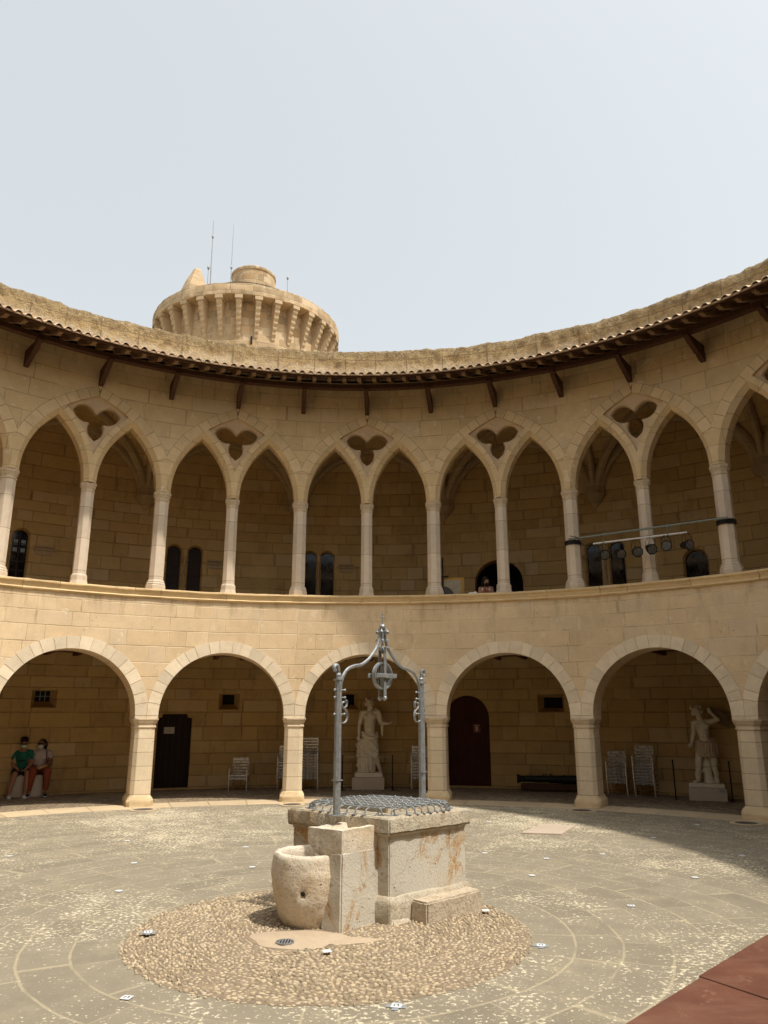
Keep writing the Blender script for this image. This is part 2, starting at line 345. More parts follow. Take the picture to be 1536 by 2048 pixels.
def mat_tile():
    g = NG('clay_tile'); x, y, z = g.sep(g.obj); a = g.m('ARCTAN2', x, y)
    ti = g.m('FLOOR', g.m('MULTIPLY', a, 294*2/(2*pi))); r = g.vm('LENGTH', g.comb(x, y, 0.0)); ri = g.m('FLOOR', g.m('DIVIDE', r, .27))
    v = g.white(g.comb(ti, ri, 0.0)); k = g.mr(v[0], 0, 1, .72, 1.2); n = g.noise(g.obj, 20, 5, .7)
    k = g.m('ADD', k, g.m('MULTIPLY', g.m('SUBTRACT', n, .5), .6)); c = g.mix(1.0, (.58, .42, .27), g.comb(k, k, k), 'MULTIPLY')
    c = g.mix(g.mr(n, .5, .7, 0, .5), c, (.40, .34, .24)); g.bump(n, .5, .01); return g.fin(c, .9)
M['tile'] = mat_tile(); M['tilemortar'] = simple('tile_lip', (.36, .235, .14), .9, 0, .3, 20, .004)
FC = (0.08, 0.62)
def mat_floor():
    g = NG('flagstones'); x, y, z = g.sep(g.obj); px = g.m('SUBTRACT', x, FC[0]); py = g.m('SUBTRACT', y, FC[1])
    P = g.comb(px, py, 0.0); r = g.vm('LENGTH', P); a = g.m('ARCTAN2', px, py)
    wob = g.noise(g.obj, 1.3, 3, .5); rw = g.m('ADD', r, g.m('MULTIPLY', g.m('SUBTRACT', wob, .5), .09))
    rr = g.m('DIVIDE', g.m('SUBTRACT', rw, 1.58), .345); ri = g.m('FLOOR', rr); fr = g.m('FRACT', rr)
    v = g.white(g.comb(ri, 4.0, 0.0))[0]
    al = g.m('DIVIDE', g.m('MULTIPLY', a, g.m('MULTIPLY_ADD', ri, .345, 1.7)), .78)
    al = g.m('ADD', al, g.m('MULTIPLY', v, 9.0)); al = g.m('ADD', al, g.m('MULTIPLY', g.m('SINE', g.m('ADD', g.m('MULTIPLY', al, 2.2), g.m('MULTIPLY', v, 30.0))), .28))
    ci = g.m('FLOOR', al); fa = g.m('FRACT', al)
    dr = g.m('MULTIPLY', g.m('MINIMUM', fr, g.m('SUBTRACT', 1.0, fr)), .345); da = g.m('MULTIPLY', g.m('MINIMUM', fa, g.m('SUBTRACT', 1.0, fa)), .78)
    n1 = g.noise(g.obj, 22, 4, .65); d = g.m('ADD', g.m('MINIMUM', dr, da), g.m('MULTIPLY', g.m('SUBTRACT', n1, .5), .016))
    jm = g.m('MULTIPLY', g.mr(d, .005, .014, 1, 0, True), g.mr(g.noise(g.obj, 1.7, 3), .40, .52, .25, 1))
    bv = g.white(g.comb(ri, ci, 2.0))[0]; fine = g.noise(g.obj, 60, 4, .7); big = g.noise(g.obj, .5, 4, .55); mid = g.noise(g.obj, 4, 5, .6)
    k = g.m('ADD', g.mr(bv, 0, 1, .92, 1.08), g.m('MULTIPLY', g.m('SUBTRACT', fine, .5), .35)); k = g.m('ADD', k, g.m('MULTIPLY', g.m('SUBTRACT', mid, .5), .45))
    c = g.mix(1.0, (.225, .192, .138), g.comb(k, k, k), 'MULTIPLY')
    cream = (.64, .56, .40)
    # worn cream plaster: small flakes everywhere, dense in patches
    fl = g.noise(g.obj, 27, 4, .7); dens = g.m('ADD', g.m('MULTIPLY', g.mr(big, .46, .62), .085), g.m('MULTIPLY', g.mr(mid, .45, .65), .045))
    far = g.m('MULTIPLY', g.mr(y, 2.0, 6.5), .055)
    th = g.m('SUBTRACT', g.m('SUBTRACT', .640, dens), far)
    fm = g.mr(g.m('ADD', fl, g.m('MULTIPLY', g.m('SUBTRACT', fine, .5), .05)), th, g.m('ADD', th, .03), 0, 1, True)
    c = g.mix(g.m('MULTIPLY', fm, .9), c, cream)
    hz = g.mr(g.noise(g.obj, 1.6, 5, .7), .52, .75, 0, .35); c = g.mix(hz, c, (.42, .35, .22))
    c = g.mix(g.m('MULTIPLY', jm, .45), c, (.48, .40, .26))
    h = g.m('ADD', g.m('MULTIPLY', fine, .3), g.m('SUBTRACT', g.m('MULTIPLY', fm, .35), g.m('MULTIPLY', jm, .2))); g.bump(h, .6, .008)
    return g.fin(c, .88)
M['floor'] = mat_floor()
def mat_cobble(name, base, bed, sc=13, polar=True):
    g = NG(name); x, y, z = g.sep(g.obj)
    p = g.obj if not polar else g.comb(g.m('MULTIPLY', g.m('ARCTAN2', x, y), 10.8), g.vm('LENGTH', g.obj), 0.0)
    p = g.vm('MULTIPLY', p, (.75, 1.15, 1))
    d = g.vor(p, sc, 'DISTANCE_TO_EDGE', .9); cv = g.vor(p, sc, 'F1', .9, 'Color'); v = g.sep(cv)[0]
    fn = g.noise(g.obj, 40, 4, .7); bgn = g.noise(g.obj, .8, 4, .6)
    k = g.m('ADD', g.mr(v, 0, 1, .7, 1.25), g.m('MULTIPLY', g.m('SUBTRACT', fn, .5), .4))
    c = g.mix(1.0, base, g.comb(k, k, k), 'MULTIPLY'); c = g.mix(g.mr(d, .02, .12, .85, 0, True), c, bed)
    c = g.mix(g.mr(bgn, .52, .7, 0, .5), c, (.40, .32, .20))
    g.bump(g.mr(d, 0, .25), .8, .02); return g.fin(c, .9)
M['cobfloor'] = mat_cobble('arcade_cobbles', (.30, .23, .15), (.12, .085, .05))
M['bed'] = simple('cobble_bed', (.22, .165, .11), .95, 0, .35, 9, .008)
def mat_peb():
    g = NG('pebbles'); i = g.island(); k = g.mr(i, 0, 1, .60, 1.30); n = g.noise(g.obj, 50, 4, .7); k = g.m('ADD', k, g.m('MULTIPLY', g.m('SUBTRACT', n, .5), .5))
    c = g.mix(1.0, (.40, .315, .205), g.comb(k, k, k), 'MULTIPLY'); dust = g.noise(g.obj, 1.8, 4, .6); w_ = g.white(g.comb(i, 0.0, 0.0))[0]
    c = g.mix(g.mr(w_, .8, 1, 0, .6), c, (.52, .45, .34)); c = g.mix(g.mr(dust, .5, .68, 0, .45), c, (.42, .33, .22)); g.bump(n, .5, .006); return g.fin(c, .85)
M['pebble'] = mat_peb()
M['mortar'] = stone('pink_mortar', (.42, .325, .225), var=0, stain=(.44, .33, .22), sf=.5, sc=3, fine=.3, island=False, pits=.3, bumpd=.012)
M['jbed'] = simple('joint_mortar', (.20, .135, .07), .95)
M['kerb'] = stone('kerb_stone', (.50, .39, .25), var=.10, stain=(.42, .30, .17), sf=.5, sc=2.5, fine=.25, pits=.4)
M['stage'] = None
def mat_stage():
    g = NG('rust_red_board'); n = g.noise(g.obj, 3, 6, .7); f = g.noise(g.obj, 45, 4, .7)
    k = g.m('ADD', g.mr(n, .25, .75, .78, 1.25), g.m('MULTIPLY', g.m('SUBTRACT', f, .5), .3)); c = g.mix(1.0, (.125, .048, .028), g.comb(k, k, k), 'MULTIPLY')
    c = g.mix(g.mr(g.noise(g.obj, 7, 5, .8), .58, .72, 0, .5), c, (.36, .24, .15)); c = g.mix(g.mr(g.noise(g.vm('MULTIPLY', g.obj, (1, 3, 1)), 1.6, 6, .7), .45, .75, 0, .45), c, (.24, .13, .085)); g.bump(f, .4, .002); return g.fin(c, .6, 0, .3)
M['stage'] = mat_stage()

# ------------------------------------------------------------------ ground
def terrain():
    b = MB(); b.lathe([(0.0, -.06), (30, -.06), (120, -.06), (900, -.06)], n=64); return struct(b.build('ground', simple('dry_ground', (.22, .19, .12), .95)))
terrain()
b = MB(); b.lathe([(.001, 0), (3, 0), (6, 0), (9.05, 0)], n=126); struct(b.build('courtyard_floor', M['floor']))
b = MB()
nk = 84
for i in range(nk):
    a0 = 2*pi*i/nk+.0006; a1 = 2*pi*(i+1)/nk-.0006; m_ = 4
    vs = []
    for j in range(m_+1):
        a = a0+(a1-a0)*j/m_; vs += [cyl(a, 9.052, -.02), cyl(a, 9.055, .006), cyl(a, 9.40, .006), cyl(a, 9.402, .006), cyl(a, 9.78, .006), cyl(a, 9.78, -.02)]
    b.loft([vs[k*6:(k+1)*6] for k in range(m_+1)], True)
o = struct(b.build('kerb', M['kerb']))
b = MB(); b.lathe([(9.0, -.012), (12.5, -.012)], n=168); struct(b.build('kerb_joint_bed', M['bed']))
b = MB(); b.lathe([(9.775, .002), (12.4, .002)], n=168); struct(b.build('arcade_floor', M['cobfloor']))

# pebble disc round the well, laid in rough rings
DC = (0.10, 0.53); DR = 1.585
def in_mortar(x, y):
    dx, dy = x+.13, y-.30
    ex, ey = x-.24, y-.27
    k = 1+.5*noise.noise(Vector((x*7, y*7, 0)))
    return (dx*dx/.37**2+dy*dy/.25**2) < k or (ex*ex/.22**2+ey*ey/.10**2) < k
b = MB(); b.lathe([(.001, .003), (DR-.07, .003), (DR-.03, .0)], n=96, c=DC)
for i in range(96):
    x_, y_, z_ = b.v[i*3+2]; k_ = 1+.022*noise.noise(Vector((x_*5, y_*5, 3))); b.v[i*3+2] = (DC[0]+(x_-DC[0])*k_, DC[1]+(y_-DC[1])*k_, .0015)
struct(b.build('cobble_bed', M['bed']))
pb = MB(); rng = random.Random(3)
r = DR-.02
while r > .05:
    n = max(3, int(2*pi*r/.044)); off = rng.random()*6
    for i in range(n):
        a = off+2*pi*(i+rng.uniform(-.25, .25))/n; q = r+rng.uniform(-.012, .012)
        x = DC[0]+q*sin(a); y = DC[1]+q*cos(a)
        if in_mortar(x, y) or (r > DR-.07 and rng.random() < .25): continue
        fill = noise.noise(Vector((x*1.3+4, y*1.3, 2)))
        L_ = rng.uniform(.011, .025); S_ = rng.uniform(.008, .015); hh = rng.uniform(.006, .015)*(1 if fill < .12 else .5)
        tt = a+rng.uniform(-.5, .5); vs = []; nn = 7; jit = [rng.uniform(.70, 1.15) for _ in range(nn)]
        for (sc, zz) in ((1.0, .0), (.93, .5), (.62, .9)):
            for k in range(nn):
                t = 2*pi*k/nn; lx = L_*sc*cos(t)*jit[k]; ly = S_*sc*sin(t)*jit[k]
                vs.append((x+lx*cos(tt)+ly*sin(tt), y-lx*sin(tt)+ly*cos(tt), .002+hh*zz))
        vs.append((x, y, .002+hh)); fs = []
        for lv in (0, 1):
            for k in range(nn): fs.append((lv*nn+k, lv*nn+(k+1) % nn, (lv+1)*nn+(k+1) % nn, (lv+1)*nn+k))
        for k in range(nn): fs.append((2*nn+k, 2*nn+(k+1) % nn, 3*nn))
        pb.add(vs, fs)
    r -= .031
struct(pb.build('cobblestones', M['pebble'], smooth=50), 'stuff')
# mortar apron by the basin
b = MB(); ring = []; ring2 = []
for k in range(48):
    t = 2*pi*k/48; e = 1+.10*sin(3*t)+.06*sin(5*t+1)
    ring.append((-.13+.36*e*cos(t), .30+.24*e*sin(t), .004)); ring2.append((-.13+.31*e*cos(t), .30+.20*e*sin(t), .017))
b.loft([ring, ring2]); b2 = []; b3 = []
for k in range(40):
    t = 2*pi*k/40; e = 1+.12*sin(3*t+1)+.07*sin(7*t)
    b2.append((.24+.24*e*cos(t), .27+.10*e*sin(t), .0045)); b3.append((.24+.19*e*cos(t), .27+.07*e*sin(t), .012))
b.loft([b2, b3]); struct(b.build('mortar_apron', M['mortar'], smooth=60))

# ------------------------------------------------------------------ the ring building
castle = thing('round_castle_courtyard', 'round two-storey stone courtyard building with open arcades, gallery and wooden eaves enclosing the well', 'castle')
def arch_pts(cx, w, R, zs, n, off=0.0):
    """pointed arch, left spring -> apex -> right spring; R = arc radius, w = half width"""
    k = R-w; ta = math.acos(k/(R+off)); P = []
    for i in range(n+1):
        t = ta*i/n; P.append((cx+k-(R+off)*cos(t), zs+(R+off)*sin(t)))
    return P+[(2*cx-x, z) for x, z in reversed(P[:-1])]
def round_pts(cx, R, zc, n, zs=None):
    P = [(cx-R*cos(pi*i/n), zc+R*sin(pi*i/n)) for i in range(n+1)]
    if zs is not None: P = [(cx-R, zs)]+P+[(cx+R, zs)]
    return P
def pip(x, y, poly):
    c = False; n = len(poly); j = n-1
    for i in range(n):
        xi, yi = poly[i]; xj, yj = poly[j]
        if (yi > y) != (yj > y) and x < (xj-xi)*(y-yi)/(yj-yi)+xi: c = not c
        j = i
    return c
def cdt(outline, holes, grid):
    V = []; E_ = []
    def addl(l):
        o = len(V); V.extend(l); E_.extend([(o+i, o+(i+1) % len(l)) for i in range(len(l))])
    addl(outline)
    for h_ in holes: addl(h_)
    xs = [p[0] for p in outline]; zs = [p[1] for p in outline]; x = min(xs)+grid
    # split long horizontal outline edges with the grid as well
    while x < max(xs)-.3*grid:
        z = min(zs)+grid*.5
        while z < max(zs):
            if pip(x, z, outline) and not any(pip(x, z, h_) for h_ in holes): V.append((x, z))
            z += grid
        x += grid
    r = geometry.delaunay_2d_cdt([Vector(v) for v in V], E_, [], 0, 1e-5)
    vv = [tuple(v) for v in r[0]]; tris = []
    for f in r[2]:
        cx_ = sum(vv[i][0] for i in f)/len(f); cz_ = sum(vv[i][1] for i in f)/len(f)
        if pip(cx_, cz_, outline) and not any(pip(cx_, cz_, h_) for h_ in holes): tris.append(tuple(f))
    return vv, tris
def densify(poly, d):
    out = []
    for i, p in enumerate(poly):
        q = poly[(i+1) % len(poly)]; n = max(1, int(math.hypot(q[0]-p[0], q[1]-p[1])/d))
        out += [(p[0]+(q[0]-p[0])*k/n, p[1]+(q[1]-p[1])*k/n) for k in range(n)]
    return out
def panel(mb, outline, holes, rf, rb, fn, grid=.4):
    """holes: (front loop, inner loop or None, bevel depth, skip open bottom)"""
    vv, tris = cdt(outline, [h_[0] for h_ in holes], grid)
    mb.add([fn(u, rf, z) for u, z in vv], [t[::-1] for t in tris]); mb.add([fn(u, rb, z) for u, z in vv], tris)
    for h_ in holes:
        F, I, bd = h_[:3]; n = len(F)
        if I is None: rings = [(F, rf), (F, rb)]
        else: rings = [(F, rf), (I, rf+bd), (I, rb-bd), (F, rb)]
        for a_, b_ in zip(rings[:-1], rings[1:]):
            vs = [fn(u, a_[1], z) for u, z in a_[0]]+[fn(u, b_[1], z) for u, z in b_[0]]
            mb.add(vs, [(i, (i+1) % n, n+(i+1) % n, n+i) for i in range(n)])
def bayfn(bay): return lambda u, r_, z: cyl(ang(bay)+u/RW, r_, z)

# lower arcade wall
LR = 1.19; LZ = 1.605; PZ = 1.55
mb = MB()
out = [(0, PZ)]+round_pts(W/2, LR, LZ, 36, PZ)+[(W, PZ), (W, 3.80)]+[(W-W*k/8, 3.80) for k in range(1, 8)]+[(0, 3.80)]
vv, tris = cdt(out, [], .4)
arc = round_pts(W/2, LR, LZ, 36, PZ)
for bay in range(NB):
    fn = bayfn(bay)
    mb.add([fn(u, 9.36, z) for u, z in vv], [t[::-1] for t in tris]); mb.add([fn(u, 10.02, z) for u, z in vv], tris)
    n = len(arc); mb.add([fn(u, 9.36, z) for u, z in arc]+[fn(u, 10.02, z) for u, z in arc], [(i, i+1, n+i+1, n+i) for i in range(n-1)])
    for s_ in ((0, W/2-LR), (W/2+LR, W)):
        mb.add([fn(s_[0], 9.36, PZ), fn(s_[1], 9.36, PZ), fn(s_[1], 10.02, PZ), fn(s_[0], 10.02, PZ)], [(0, 1, 2, 3)])
mb.build('arcade_wall', M['wall'], castle)

# voussoirs of the round arches
def clipx(poly, x0, x1):
    def cl(P, f, x):
        o_ = []
        for i in range(len(P)):
            a_, b_ = P[i], P[(i+1) % len(P)]; ia = f*(a_[0]-x) >= 0; ib = f*(b_[0]-x) >= 0
            if ia: o_.append(a_)
            if ia != ib:
                t = (x-a_[0])/(b_[0]-a_[0]); o_.append((x, a_[1]+(b_[1]-a_[1])*t))
        return o_
    P = cl(poly, 1, x0); return cl(P, -1, x1) if P else P
for bay in range(NB):
    vb = MB(); fn = bayfn(bay); rg = random.Random(bay*17+1); n = 19; e = sorted([0, 1]+[(i+rg.uniform(-.16, .16))/n for i in range(1, n)])
    for i in range(n):
        t0 = pi*e[i]+.0035; t1 = pi*e[i+1]-.0035; ro = 1.415+rg.uniform(-.006, .012)
        q = [t0+(t1-t0)*k/3 for k in range(4)]
        P = [(W/2-LR*cos(t), LZ+LR*sin(t)) for t in q]+[(W/2-ro*cos(t), LZ+ro*sin(t)) for t in reversed(q)]
        P = clipx(P, .003, W-.003); 
        if len(P) < 3: continue
        pr = 9.36-.010-rg.random()*.004
        vb.prism(P, lambda p, s_: fn(p[0], pr if s_ == 0 else 9.375, p[1]))
    for s_ in (0, 1):
        x0, x1 = (.003, W/2-LR) if s_ == 0 else (W/2+LR, W-.003)
        vb.prism([(x0, PZ), (x1, PZ), (x1, LZ-.003), (x0, LZ-.003)], lambda p, q_: fn(p[0], 9.351 if q_ == 0 else 9.375, p[1]))
    vb.build('arch_ring', M['ring'], castle)

# piers
def octring(w_, d_, z, c_): return octo(0, 0, w_, d_, z, c_)
def lower_pier(bay):
    a = ang(bay); e = bpy.data.objects.new('pier', None)
    rg = random.Random(bay+50); pb_ = MB()
    pb_.loft([octring(.372, .66, .17, .07), octring(.365, .655, 1.40, .07)]); me = None
    sh = pb_.build('pier', M['pier'], castle, bevel=.006)
    sh.location = cyl(a, 9.36+.33-.005, 0); sh.rotation_euler = (0, 0, -a)
    q = MB(); q.loft([octring(.47, .76, 0, .05), octring(.47, .76, .105, .05), octring(.455, .745, .125, .06), octring(.39, .68, .185, .07), octring(.366, .654, .20, .07)])
    me = bpy.data.meshes.new('base'); me.from_pydata(q.v, [], q.f)
    bm = bmesh.new(); bm.from_mesh(me); bmesh.ops.subdivide_edges(bm, edges=bm.edges, cuts=3, use_grid_fill=True); bm.to_mesh(me); bm.free(); roughen(me, .014, 9, bay)
    link('base', me, M['base'], sh, smooth=40)
    q = MB(); q.loft([octring(w_, d_, z, c_) for w_, d_, z, c_ in ((.375, .665, 1.375, .07), (.395, .685, 1.385, .072), (.40, .69, 1.40, .072), (.385, .675, 1.415, .07), (.378, .668, 1.43, .07), (.385, .675, 1.455, .072), (.42, .71, 1.475, .078),
      (.43, .72, 1.49, .08), (.43, .72, 1.503, .08), (.445, .735, 1.510, .08), (.46, .75, 1.525, .082), (.46, .75, 1.548, .082), (.45, .74, 1.552, .08))])
    q.build('capital', M['cap'], sh)
for k in range(NB): lower_pier(k)

# coping of the parapet
prof = [(9.865, 3.80), (9.87, 3.975), (9.85, 3.985), (9.315, 3.985), (9.292, 3.976), (9.284, 3.955), (9.290, 3.936), (9.308, 3.925), (9.318, 3.905), (9.328, 3.875), (9.335, 3.855), (9.322, 3.845), (9.312, 3.83), (9.318, 3.815), (9.338, 3.805), (9.358, 3.80)]
mb = MB(); nseg = 63; rg = random.Random(5); cuts = [(i+rg.uniform(-.25, .25))/nseg for i in range(nseg)]
for i in range(nseg):
    a0 = 2*pi*cuts[i]+.0003; a1 = 2*pi*(cuts[(i+1) % nseg]+(1 if i == nseg-1 else 0))-.0003; dr = rg.uniform(-.003, .003)
    rings = []
    for k in range(9):
        a = a0+(a1-a0)*k/8; rings.append([cyl(a, r_+dr, z+dr*.5) for r_, z in prof])
    mb.loft(rings, True)
me = bpy.data.meshes.new('coping'); me.from_pydata(mb.v, [], mb.f); roughen(me, .007, 7)
link('parapet_coping', me, M['coping'], castle, smooth=40)
MB().lathe([(10.02, 3.0), (10.02, 3.80), (9.80, 3.80)], n=126).build('parapet_back', M['inner'], castle)

# upper gallery wall with two lancets and a trefoil light to each bay
UZ = 5.99; UW = .57; UR = 1.68; BV = .085; LC = (.71, W-.71); UT = 8.76
k_ = UR-UW
def lancet(cx):
    I = [(cx-UW, UZ)]+arch_pts(cx, UW, UR, UZ+.01, 14)+[(cx+UW, UZ)]; F = [(cx-UW-BV, UZ)]+arch_pts(cx, UW, UR, UZ+.01, 14, BV)+[(cx+UW+BV, UZ)]
    return F, I
cL = LC[0]-k_; cR = LC[0]+k_; ZS = UZ+.01
A1 = UR+BV; ta = math.acos(k_/A1); P0 = (LC[0], ZS+A1*sin(ta)); R2 = 2.74
dirv = (-cos(ta), sin(ta)); C2 = (P0[0]-dirv[0]*R2, P0[1]-dirv[1]*R2)
def big_arc(off, n=14, full=True):
    """outer order: from the springing over the lancet and on to the crown, left half; returns (u, z)"""
    P = []
    t0 = math.acos(min(1, cR/(A1+off))) if off else 0
    for i in range(n+1):
        t = t0+(ta-t0)*i/n; P.append((cR-(A1+off)*cos(t), ZS+(A1+off)*sin(t)))
    b0 = atan2(dirv[1], -dirv[0]); R_ = R2+off; b1 = math.acos(max(-1, min(1, (C2[0]-W/2)/R_)))
    for i in range(1, n+1):
        t = b0+(b1-b0)*i/n; P.append((C2[0]-R_*cos(t), C2[1]+R_*sin(t)))
    return P
E2 = 1.88
# spandrel hole
inn = big_arc(0.0, 30); sp = []
ex = [(cL+E2*cos(t), ZS+E2*sin(t)) for t in [math.acos((W/2-cL)/E2)+(1.1-math.acos((W/2-cL)/E2))*i/60 for i in range(61)]]
# crossing of the two curves
best = min(((math.hypot(a_[0]-b_[0], a_[1]-b_[1]), i, j) for i, a_ in enumerate(ex) for j, b_ in enumerate(inn) if b_[0] >= LC[0]), key=lambda t: t[0])
left = [ex[i] for i in range(0, best[1]+1, 3)]+[p for p in inn[best[2]+1:]]
left = [p for p in left if p[0] <= W/2+1e-6]
spand = left+[(W-x, z) for x, z in reversed(left[1:-1])]
F1, I1 = lancet(LC[0]); F2, I2 = lancet(LC[1])
outl = [(0, UZ), (F1[0][0], UZ)]+F1[1:-1]+[(F1[-1][0], UZ), (F2[0][0], UZ)]+F2[1:-1]+[(F2[-1][0], UZ), (W, UZ), (W, UT)]+[(W-W*k/8, UT) for k in range(1, 8)]+[(0, UT)]
mb = MB(); RF, RB = 9.40, 9.80
vv, tris = cdt(outl, [spand], .4); ns = len(spand)
for bay in range(NB):
    fn = bayfn(bay)
    mb.add([fn(u, RF, z) for u, z in vv], [t[::-1] for t in tris]); mb.add([fn(u, RB, z) for u, z in vv], tris)
    mb.add([fn(u, RF, z) for u, z in spand]+[fn(u, RB, z) for u, z in spand], [(i, (i+1) % ns, ns+(i+1) % ns, ns+i) for i in range(ns)])
    for F, I in ((F1, I1), (F2, I2)):
        n = len(F); R4 = [(F, RF), (I, RF+BV), (I, RB-BV), (F, RB)]
        for a_, b_ in zip(R4[:-1], R4[1:]):
            mb.add([fn(u, a_[1], z) for u, z in a_[0]]+[fn(u, b_[1], z) for u, z in b_[0]], [(i, i+1, n+i+1, n+i) for i in range(n-1)])
mb.build('gallery_wall', M['gallery'], castle)
# voussoir plates
def band(fn_in, fn_out, n, fn, mbx, rg, gap=.006, clip=None):
    pass
for bay in range(NB):
    vb = MB(); fn = bayfn(bay); rg = random.Random(bay*31+7)
    def plate(P, pr):
        P = clipx(P, .002, W-.002)
        if len(P) >= 3: vb.prism(P, lambda p, s_: fn(p[0], pr if s_ == 0 else RF+.01, p[1]))
    b0 = atan2(dirv[1], -dirv[0]); b1 = math.acos((C2[0]-W/2)/(R2+.1)); jb_ = MB()
    for X in ((lambda p: p), (lambda p: (W-p[0], p[1]))):   # the dark mortar bed the stones are set in
        tt = [.36+(ta-.36)*k/14 for k in range(15)]; bb = [b0+(b1-b0)*k/8 for k in range(1, 9)]
        I_ = [(cR-A1*cos(t)*1.001, ZS+A1*sin(t)) for t in tt]+[(C2[0]-R2*cos(t), C2[1]+R2*sin(t)) for t in bb]; O_ = [(cR-(A1+.206)*cos(t), ZS+(A1+.206)*sin(t)) for t in tt]+[(C2[0]-(R2+.206)*cos(t), C2[1]+(R2+.206)*sin(t)) for t in bb]
        for a_, b_, c_, d_ in zip(I_[:-1], I_[1:], O_[1:], O_[:-1]):
            q_ = clipx([X(v_) for v_ in (a_, b_, c_, d_)], .001, W-.001)
            if len(q_) >= 3: jb_.add([fn(x_, RF-.004, z_) for x_, z_ in q_], [tuple(range(len(q_)))])
        tm_ = math.acos(k_/A1)-.01; tt = [.40+(tm_-.40)*k/12 for k in range(13)]
        I_ = [(cL+A1*cos(t), ZS+A1*sin(t)) for t in tt]; O_ = [(cL+E2*cos(t), ZS+E2*sin(t)) for t in tt]
        for a_, b_, c_, d_ in zip(I_[:-1], I_[1:], O_[1:], O_[:-1]): jb_.add([fn(x_, RF-.003, z_) for x_, z_ in map(X, (a_, b_, c_, d_))], [(0, 1, 2, 3)])
    jb_.build('arch_joints', M['jbed'], castle)
    for mir in (0, 1):
        X = (lambda p: p) if mir == 0 else (lambda p: (W-p[0], p[1]))
        ts = []; t = .36
        while t < ta-.10: ts.append(t); t += rg.uniform(.125, .17)
        ts.append(ta)
        for t0, t1 in zip(ts[:-1], ts[1:]):
            q = [t0+.0026+(t1-t0-.0052)*k/3 for k in range(4)]
            P = [X((cR-(A1+.002)*cos(t), ZS+(A1+.002)*sin(t))) for t in q]+[X((cR-(A1+.2)*cos(t), ZS+(A1+.2)*sin(t))) for t in reversed(q)]
            plate(P, RF-.007-rg.random()*.002)
        nb_ = 4
        for i in range(nb_):
            t0 = b0+(b1-b0)*i/nb_+.0016; t1 = b0+(b1-b0)*(i+1)/nb_-.0016; q = [t0+(t1-t0)*k/3 for k in range(4)]
            P = [X((C2[0]-(R2+.002)*cos(t), C2[1]+(R2+.002)*sin(t))) for t in q]+[X((C2[0]-(R2+.2)*cos(t), C2[1]+(R2+.2)*sin(t))) for t in reversed(q)]
            P = [(min(p[0], W/2-.003) if mir == 0 else max(p[0], W/2+.003), p[1]) for p in P]
            plate(P, RF-.007-rg.random()*.002)
        # inner order over the middle column
        tm = math.acos(k_/(A1)); ts = [.40]
        while ts[-1] < tm-.12: ts.append(ts[-1]+rg.uniform(.14, .19))
        ts.append(tm-.01)
        for t0, t1 in zip(ts[:-1], ts[1:]):
            q = [t0+.003+(t1-t0-.006)*k/3 for k in range(4)]
            P = [X((cL+(A1+.002)*cos(t), ZS+(A1+.002)*sin(t))) for t in q]+[X((cL+(E2-.003)*cos(t), ZS+(E2-.003)*sin(t))) for t in reversed(q)]
            P = [(min(p[0], W/2-.003) if mir == 0 else max(p[0], W/2+.003), p[1]) for p in P]
            plate(P, RF-.006-rg.random()*.002)
    vb.build('arch_band', M['vouss'], castle)
# trefoil tracery
def catmull(P, n=6):
    out = []
    for i in range(len(P)-1):
        p0 = P[max(i-1, 0)]; p1 = P[i]; p2 = P[i+1]; p3 = P[min(i+2, len(P)-1)]
        for k in range(n):
            t = k/n
            out.append(tuple(.5*((2*p1[j])+(-p0[j]+p2[j])*t+(2*p0[j]-5*p1[j]+4*p2[j]-p3[j])*t*t+(-p0[j]+3*p1[j]-3*p2[j]+p3[j])*t**3) for j in range(2)))
    return out+[P[-1]]
s1 = catmull([(0, 7.43), (-.09, 7.53), (-.20, 7.59), (-.33, 7.575), (-.415, 7.505), (-.465, 7.42)])
s2 = catmull([(-.465, 7.42), (-.41, 7.305), (-.34, 7.24), (-.25, 7.195), (-.145, 7.192)])
s3 = catmull([(-.145, 7.192), (-.168, 7.13), (-.165, 7.04), (-.13, 6.94), (-.06, 6.865), (0, 6.82)])
half = s1[:-1]+s2[:-1]+s3
tre = half+[(-x, z) for x, z in reversed(half[1:-1])]
def shrink(poly, d):
    n = len(poly); o_ = []; cx_ = 0; ar = sum(poly[i][0]*poly[(i+1) % n][1]-poly[(i+1) % n][0]*poly[i][1] for i in range(n)); sg = 1 if ar > 0 else -1
    for i in range(n):
        a_, b_, c_ = poly[i-1], poly[i], poly[(i+1) % n]
        v1 = Vector((b_[0]-a_[0], b_[1]-a_[1])).normalized(); v2 = Vector((c_[0]-b_[0], c_[1]-b_[1])).normalized(); t = (v1+v2)
        if t.length < 1e-4: t = v1
        t.normalize(); nn = Vector((-t.y, t.x))*sg; o_.append((b_[0]+nn.x*d, b_[1]+nn.y*d))
    return o_
treu = [(W/2+x, z) for x, z in tre]; trein = shrink(treu, .022)
spo = shrink(spand, -.012)
vv, tris = cdt(spo, [treu], .5); nt_ = len(treu)
for bay in range(NB):
    mb = MB(); fn = bayfn(bay)
    mb.add([fn(u, 9.455, z) for u, z in vv], [t[::-1] for t in tris]); mb.add([fn(u, 9.60, z) for u, z in vv], tris)
    R3 = [(treu, 9.455), (trein, 9.485), (trein, 9.57), (treu, 9.60)]
    for a_, b_ in zip(R3[:-1], R3[1:]):
        mb.add([fn(u, a_[1], z) for u, z in a_[0]]+[fn(u, b_[1], z) for u, z in b_[0]], [(i, (i+1) % nt_, nt_+(i+1) % nt_, nt_+i) for i in range(nt_)])
    mb.build('trefoil_tracery', M['tracery'], castle)

